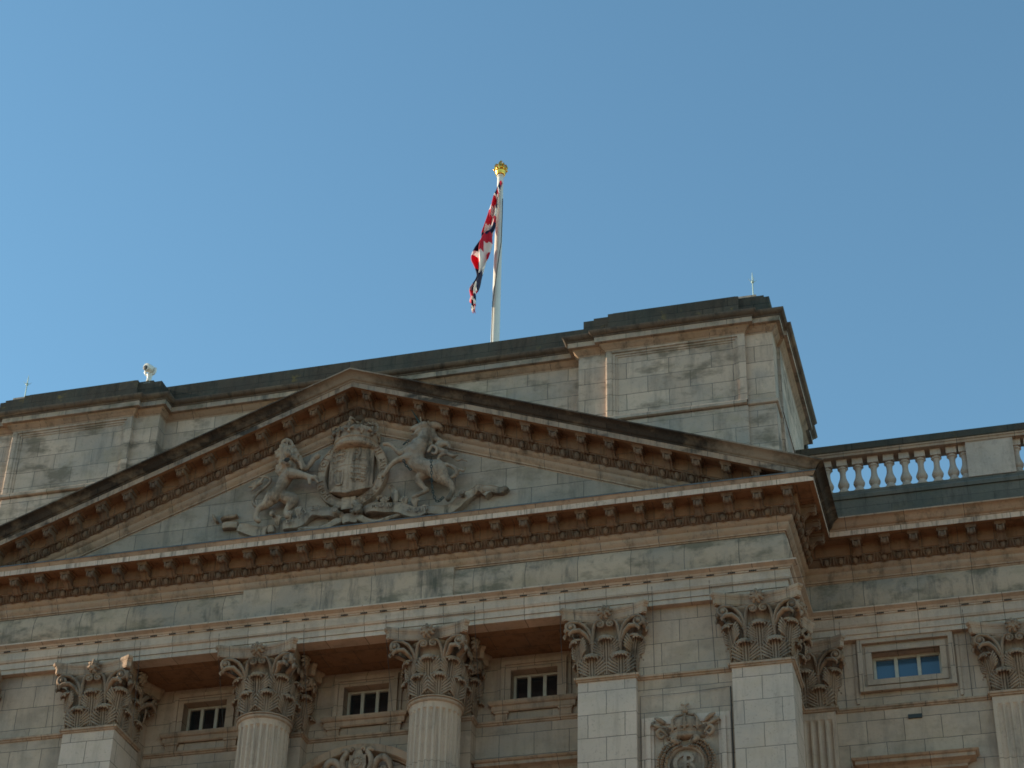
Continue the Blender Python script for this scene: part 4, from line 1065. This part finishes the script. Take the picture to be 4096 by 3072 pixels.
for s in (-1, 1):
    wr = MB()
    for i in range(26):
        t = rad(18+i*6.2); r0 = .395
        for k in range(3):
            rr_ = r0+(k-1)*.05+random.uniform(-.01, .01); x = PX+s*rr_*math.sin(t); z = PZ+rr_*math.cos(t)
            a = t+(.5 if k == 2 else -.5 if k == 0 else 0); d = (s*math.cos(a)*.075*-1, math.sin(a)*.075)
            wr.tube([(x, PY_-.04, z), (x+d[0]*.5, PY_-.10-.02*(k == 1), z+d[1]*.5), (x+d[0], PY_-.07, z+d[1])], [.014, .030, .006], 6)
    stube(wr, [(PX+s*.10, PY_-.09, PZ+.36), (PX+s*.20, PY_-.11, PZ+.42), (PX+s*.14, PY_-.10, PZ+.46)], [.04, .05, .03], 8)
    # scrolling ribbon ends
    stube(wr, [(PX+s*.30, PY_-.06, PZ+.52), (PX+s*.40, PY_-.09, PZ+.62), (PX+s*.46, PY_-.09, PZ+.56), (PX+s*.40, PY_-.08, PZ+.48), (PX+s*.34, PY_-.08, PZ+.53)], [.02, .03, .035, .03, .02], 8)
    stube(wr, [(PX+s*.36, PY_-.06, PZ+.66), (PX+s*.46, PY_-.09, PZ+.69), (PX+s*.54, PY_-.08, PZ+.74), (PX+s*.50, PY_-.07, PZ+.79)], [.03, .035, .03, .015], 8)
    stube(wr, [(PX+s*.33, PY_-.05, PZ+.74), (PX+s*.42, PY_-.09, PZ+.80), (PX+s*.50, PY_-.08, PZ+.84)], [.03, .04, .015], 8)
    wr.build('wreath_branch', M_CAP, cpo, auto=60)
k2 = MB()
k2.lathe([(.20, -.02), (.315, 0), (.335, .02), (.335, .05), (.315, .065), (.315, .10), (.33, .11), (.33, .125), (.28, .13), (.31, .22), (.29, .30), (.22, .37), (.10, .42), (.02, .43)], 32)
k2.v = [(PX+x, PY_+.06+y*.62, PZ+.46+z) for x, y, z in k2.v]
for k in range(-2, 3):
    a = rad(-90+k*38); cx_, cy_ = PX+.33*math.cos(a), PY_+.06+.33*.62*math.sin(a)
    k2.capsule((cx_, cy_, PZ+.59), .022, (cx_, cy_-.01, PZ+.68), .036, 8)
    for s in (-1, 1): k2.capsule((cx_, cy_, PZ+.63), .02, (cx_+s*.05, cy_-.005, PZ+.64), .026, 8)
    k2.tube([(cx_, cy_, PZ+.68), (PX+.34*math.cos(a), PY_+.05+.34*.62*math.sin(a), PZ+.76), (PX+.25*math.cos(a), PY_+.06+.25*.62*math.sin(a), PZ+.86), (PX, PY_+.0, PZ+.90)], .022, 6)
k2.ball((PX, PY_-.06, PZ+.93), .05); k2.capsule((PX, PY_-.06, PZ+.97), .018, (PX, PY_-.06, PZ+1.03), .022, 8)
for s in (-1, 1): k2.capsule((PX, PY_-.06, PZ+1.02), .014, (PX+s*.05, PY_-.06, PZ+1.05), .022, 8)
k2.build('crown', M_CAP, cpo, auto=50)

# ------------------------------------------------------------------ flagpole, flag
fpE = empty('flagpole', (0, 8.6, 23.2), 'tall white flagpole with a gilded crown finial rising behind the parapet', 'flagpole')
po = MB(); po.lathe([(.20, 0), (.20, .10), (.13, .14), (.118, .2), (.112, 6.3), (.095, 10.0), (.078, 12.40), (.09, 12.41), (.09, 12.45), (.05, 12.46)], 24)
po.build('pole', M_WHITE, fpE, auto=40)
cf = MB(); cf.lathe([(.06, 12.44), (.12, 12.46), (.145, 12.50), (.14, 12.54), (.165, 12.58), (.165, 12.62), (.15, 12.64), (.12, 12.64), (.16, 12.70), (.15, 12.78), (.10, 12.85), (.03, 12.87)], 24)
for k in range(8):
    a = rad(45*k); cf.tube([(.16*math.cos(a), .16*math.sin(a), 12.62), (.20*math.cos(a), .20*math.sin(a), 12.72), (.16*math.cos(a), .16*math.sin(a), 12.83), (.06*math.cos(a), .06*math.sin(a), 12.86), (0, 0, 12.86)], .026, 6)
    cf.ball((.185*math.cos(a+.39), .185*math.sin(a+.39), 12.66), .034, 8, 6)
cf.ball((0, 0, 12.91), .055); cf.box(-.012, .012, -.012, .012, 12.95, 13.05); cf.box(-.045, .045, -.012, .012, 12.99, 13.015)
cf.v = [(x*.86, y*.86, 12.44+(z-12.44)*.88) for x, y, z in cf.v]
cf.build('crown_finial', M_GOLD, fpE, auto=50)
hl = MB(); hl.tube([(.105, -.10, 11.6), (.135, -.19, 10.9), (.13, -.20, 10.1), (.05, -.2, 9.3), (.0, -.19, 8.7), (-.04, -.18, 8.3), (-.05, -.15, 6.5), (-.02, -.14, 2.0)], .012, 5); hl.build('halyard', M_WIRE, fpE)
# the flag hangs furled against the pole: rows of (x left, x right, z)
FLAG = [(0.05,0.081,35.341),(-0.041,0.064,35.152),(-0.097,0.053,34.882),(-0.154,0.037,34.653),(-0.216,0.04,34.306),(-0.261,0.007,34.002),(-0.307,-0.034,33.779),(-0.372,-0.058,33.556),(-0.378,-0.102,33.427),(-0.444,-0.161,33.343),(-0.547,-0.171,33.163),(-0.589,-0.189,33.016),(-0.598,-0.224,32.831),(-0.512,-0.257,32.6),(-0.467,-0.325,32.377),(-0.528,-0.373,32.163),(-0.63,-0.383,31.987),(-0.702,-0.399,31.828),(-0.651,-0.426,31.715),(-0.577,-0.463,31.602),(-0.561,-0.475,31.51),(-0.556,-0.485,31.364),(-0.51,-0.486,31.196)]
R_, W_, N__ = (.70, .02, .06), (.90, .88, .86), (.014, .022, .085)
# colour patches in cloth coordinates: (z top at left edge, z top at right edge, colour bands across from left to right)
PATCH = [(35.4, 35.2, [(.5, W_), (1, R_)]), (35.0, 35.1, [(.22, W_), (1, N__)]), (34.68, 34.82, [(1, W_)]), (34.58, 34.71, [(.3, W_), (1, R_)]), (34.36, 34.40, [(.35, W_), (.5, R_), (1, W_)]), (34.22, 34.29, [(.12, W_), (.42, R_), (.55, W_), (1, N__)]),
         (34.02, 33.98, [(.45, R_), (.62, W_), (.72, R_), (1, W_)]), (33.80, 33.78, [(.2, R_), (.45, W_), (.6, R_), (.8, W_), (1, R_)]), (33.50, 33.60, [(1, N__)]), (33.06, 33.36, [(.3, W_), (1, R_)]), (32.96, 33.10, [(.72, R_), (1, W_)]),
         (32.66, 32.86, [(.45, R_), (.8, W_), (1, R_)]), (32.58, 32.62, [(.48, N__), (1, W_)]), (32.36, 32.36, [(.55, N__), (1, W_)]), (32.22, 32.30, [(.35, W_), (1, N__)]), (31.95, 32.0, [(.42, (.62, .36, .38)), (1, N__)]), (31.79, 31.74, [(.75, R_), (1, W_)]), (31.58, 31.62, [(1, W_)]), (31.50, 31.48, [(1, N__)]), (31.33, 31.36, [(1, W_)]), (31.22, 31.24, [(1, R_)])]
fm = bpy.data.meshes.new('flag'); vs = []; fs = []; cols = []
FR_ = smooth_pts(FLAG, 9); NC = 44
for i, (xl, xr, z) in enumerate(FR_):
    k_ = min(1, i/36); wd = max(.03, (xr-xl)*(1+.10*k_)+.12*k_)
    for j in range(NC+1):
        u = j/NC; ph = i*.025
        yy = -.14-.48*u*k_+.13*wd/.35*math.sin(u*9.5+ph*2)+.05*math.sin(u*23+ph)+.06*math.sin(i*.09+u*3)
        vs.append((xl+wd*u, yy, z-23.2+.0*u))
def fcol(z, u):
    c = PATCH[0]
    for p in PATCH:
        if z <= p[0]+(p[1]-p[0])*u: c = p
    for lim, k in c[2]:
        if u <= lim: return k
    return c[2][-1][1]
for i in range(len(FR_)-1):
    for j in range(NC):
        n = NC+1; fs.append((i*n+j, i*n+j+1, (i+1)*n+j+1, (i+1)*n+j)); cols.append(fcol((FR_[i][2]+FR_[i+1][2])/2+.015*math.sin(j*.6), (j+.5)/NC))
fm.from_pydata(vs, [], fs); fm.update()
at_ = fm.attributes.new('cloth', 'FLOAT_COLOR', 'CORNER')
for p, c in zip(fm.polygons, cols):
    p.use_smooth = True
    for li_ in p.loop_indices: at_.data[li_].color = (*c, 1)
m, N_, L_, P_ = newmat('flag_cloth'); an = N_.new('ShaderNodeAttribute'); an.attribute_name = 'cloth'; L_.new(an.outputs[0], P_.inputs['Base Color']); P_.inputs['Roughness'].default_value = .75
tr = N_.new('ShaderNodeBsdfTranslucent'); L_.new(an.outputs[0], tr.inputs[0]); mx = N_.new('ShaderNodeMixShader'); mx.inputs[0].default_value = .45
L_.new(P_.outputs[0], mx.inputs[1]); L_.new(tr.outputs[0], mx.inputs[2]); L_.new(mx.outputs[0], N_['Material Output'].inputs[0])
fm.materials.append(m)
fo = bpy.data.objects.new('flag', fm); COL.objects.link(fo); fo.location = (0, 8.6, 23.2)
so = fo.modifiers.new('solidify', 'SOLIDIFY'); so.thickness = .006
tag(fo, 'limp red, white and blue flag hanging down the flagpole', 'flag')

# ------------------------------------------------------------------ security camera on the left attic corner
sx, sy, sz = -4.57, .13, 24.215
cc = empty('security_camera', (sx, sy, sz), 'white pan and tilt security camera on the left end of the attic parapet', 'security camera')
q = MB(); q.box(-.07, .07, -.07, .07, 0, .02)
for dx, dy in ((-.05, -.05), (.05, -.05), (-.05, .05), (.05, .05)): q.tube([(dx, dy, .01), (dx*.55, dy*.55, .10)], .016, 6)
q.lathe([(.05, .09), (.055, .11), (.05, .13), (.048, .22), (.06, .235), (.06, .25), (.03, .26)], 16); q.build('pedestal', M_WHITE, cc, auto=40)
q = MB(); q.tube([(-.105, 0, .40), (-.108, 0, .32), (-.08, 0, .265), (0, 0, .25), (.08, 0, .265), (.108, 0, .32), (.105, 0, .40)], [.02, .024, .026, .028, .026, .024, .02], 8); q.build('yoke', M_WHITE, cc, auto=60)
q = MB(); q.lathe([(.03, -.12), (.075, -.10), (.085, -.02), (.085, .10), (.078, .14), (.06, .145)], 20)
rot = Matrix.Rotation(rad(100), 4, 'X'); rz_ = Matrix.Rotation(rad(-14), 4, 'Z'); T = Matrix.Translation((0, 0, .385)) @ rz_ @ rot
q.v = [tuple(T @ Vector(v)) for v in q.v]; q.build('housing', M_WHITE, cc, auto=40)
q = MB(); q.lathe([(.052, .11), (.052, .152), (.03, .158), (0, .158)], 18); q.v = [tuple(T @ (Vector(v)+Vector((-.018, -.016, 0)))) for v in q.v]; q.build('lens', M_BLACK, cc, auto=40)
# ------------------------------------------------------------------ lightning rods
def rod(x, z, label):
    e = empty('lightning_rod', (x, .3, z), label, 'lightning rod', 'lightning rods on the attic')
    k = MB(); k.lathe([(.03, 0), (.03, .015), (.012, .02), (.011, .42), (.010, .60), (.002, .70)], 8); k.build('rod', M_VERDI, e, auto=40)
    k = MB(); k.lathe([(.012, .44), (.024, .45), (.028, .47), (.024, .49), (.012, .50)], 10)
    for q_ in range(4):
        a = rad(90*q_+30); k.tube([(0, 0, .47), (.05*math.cos(a), .05*math.sin(a), .49), (.085*math.cos(a), .085*math.sin(a), .53)], [.006, .005, .002], 5)
    k.build('prongs', M_VERDI, e)
rod(7.40, 24.32, 'thin verdigris lightning rod on the right-hand attic block'); rod(-7.36, 24.32, 'thin verdigris lightning rod on the left-hand attic block')
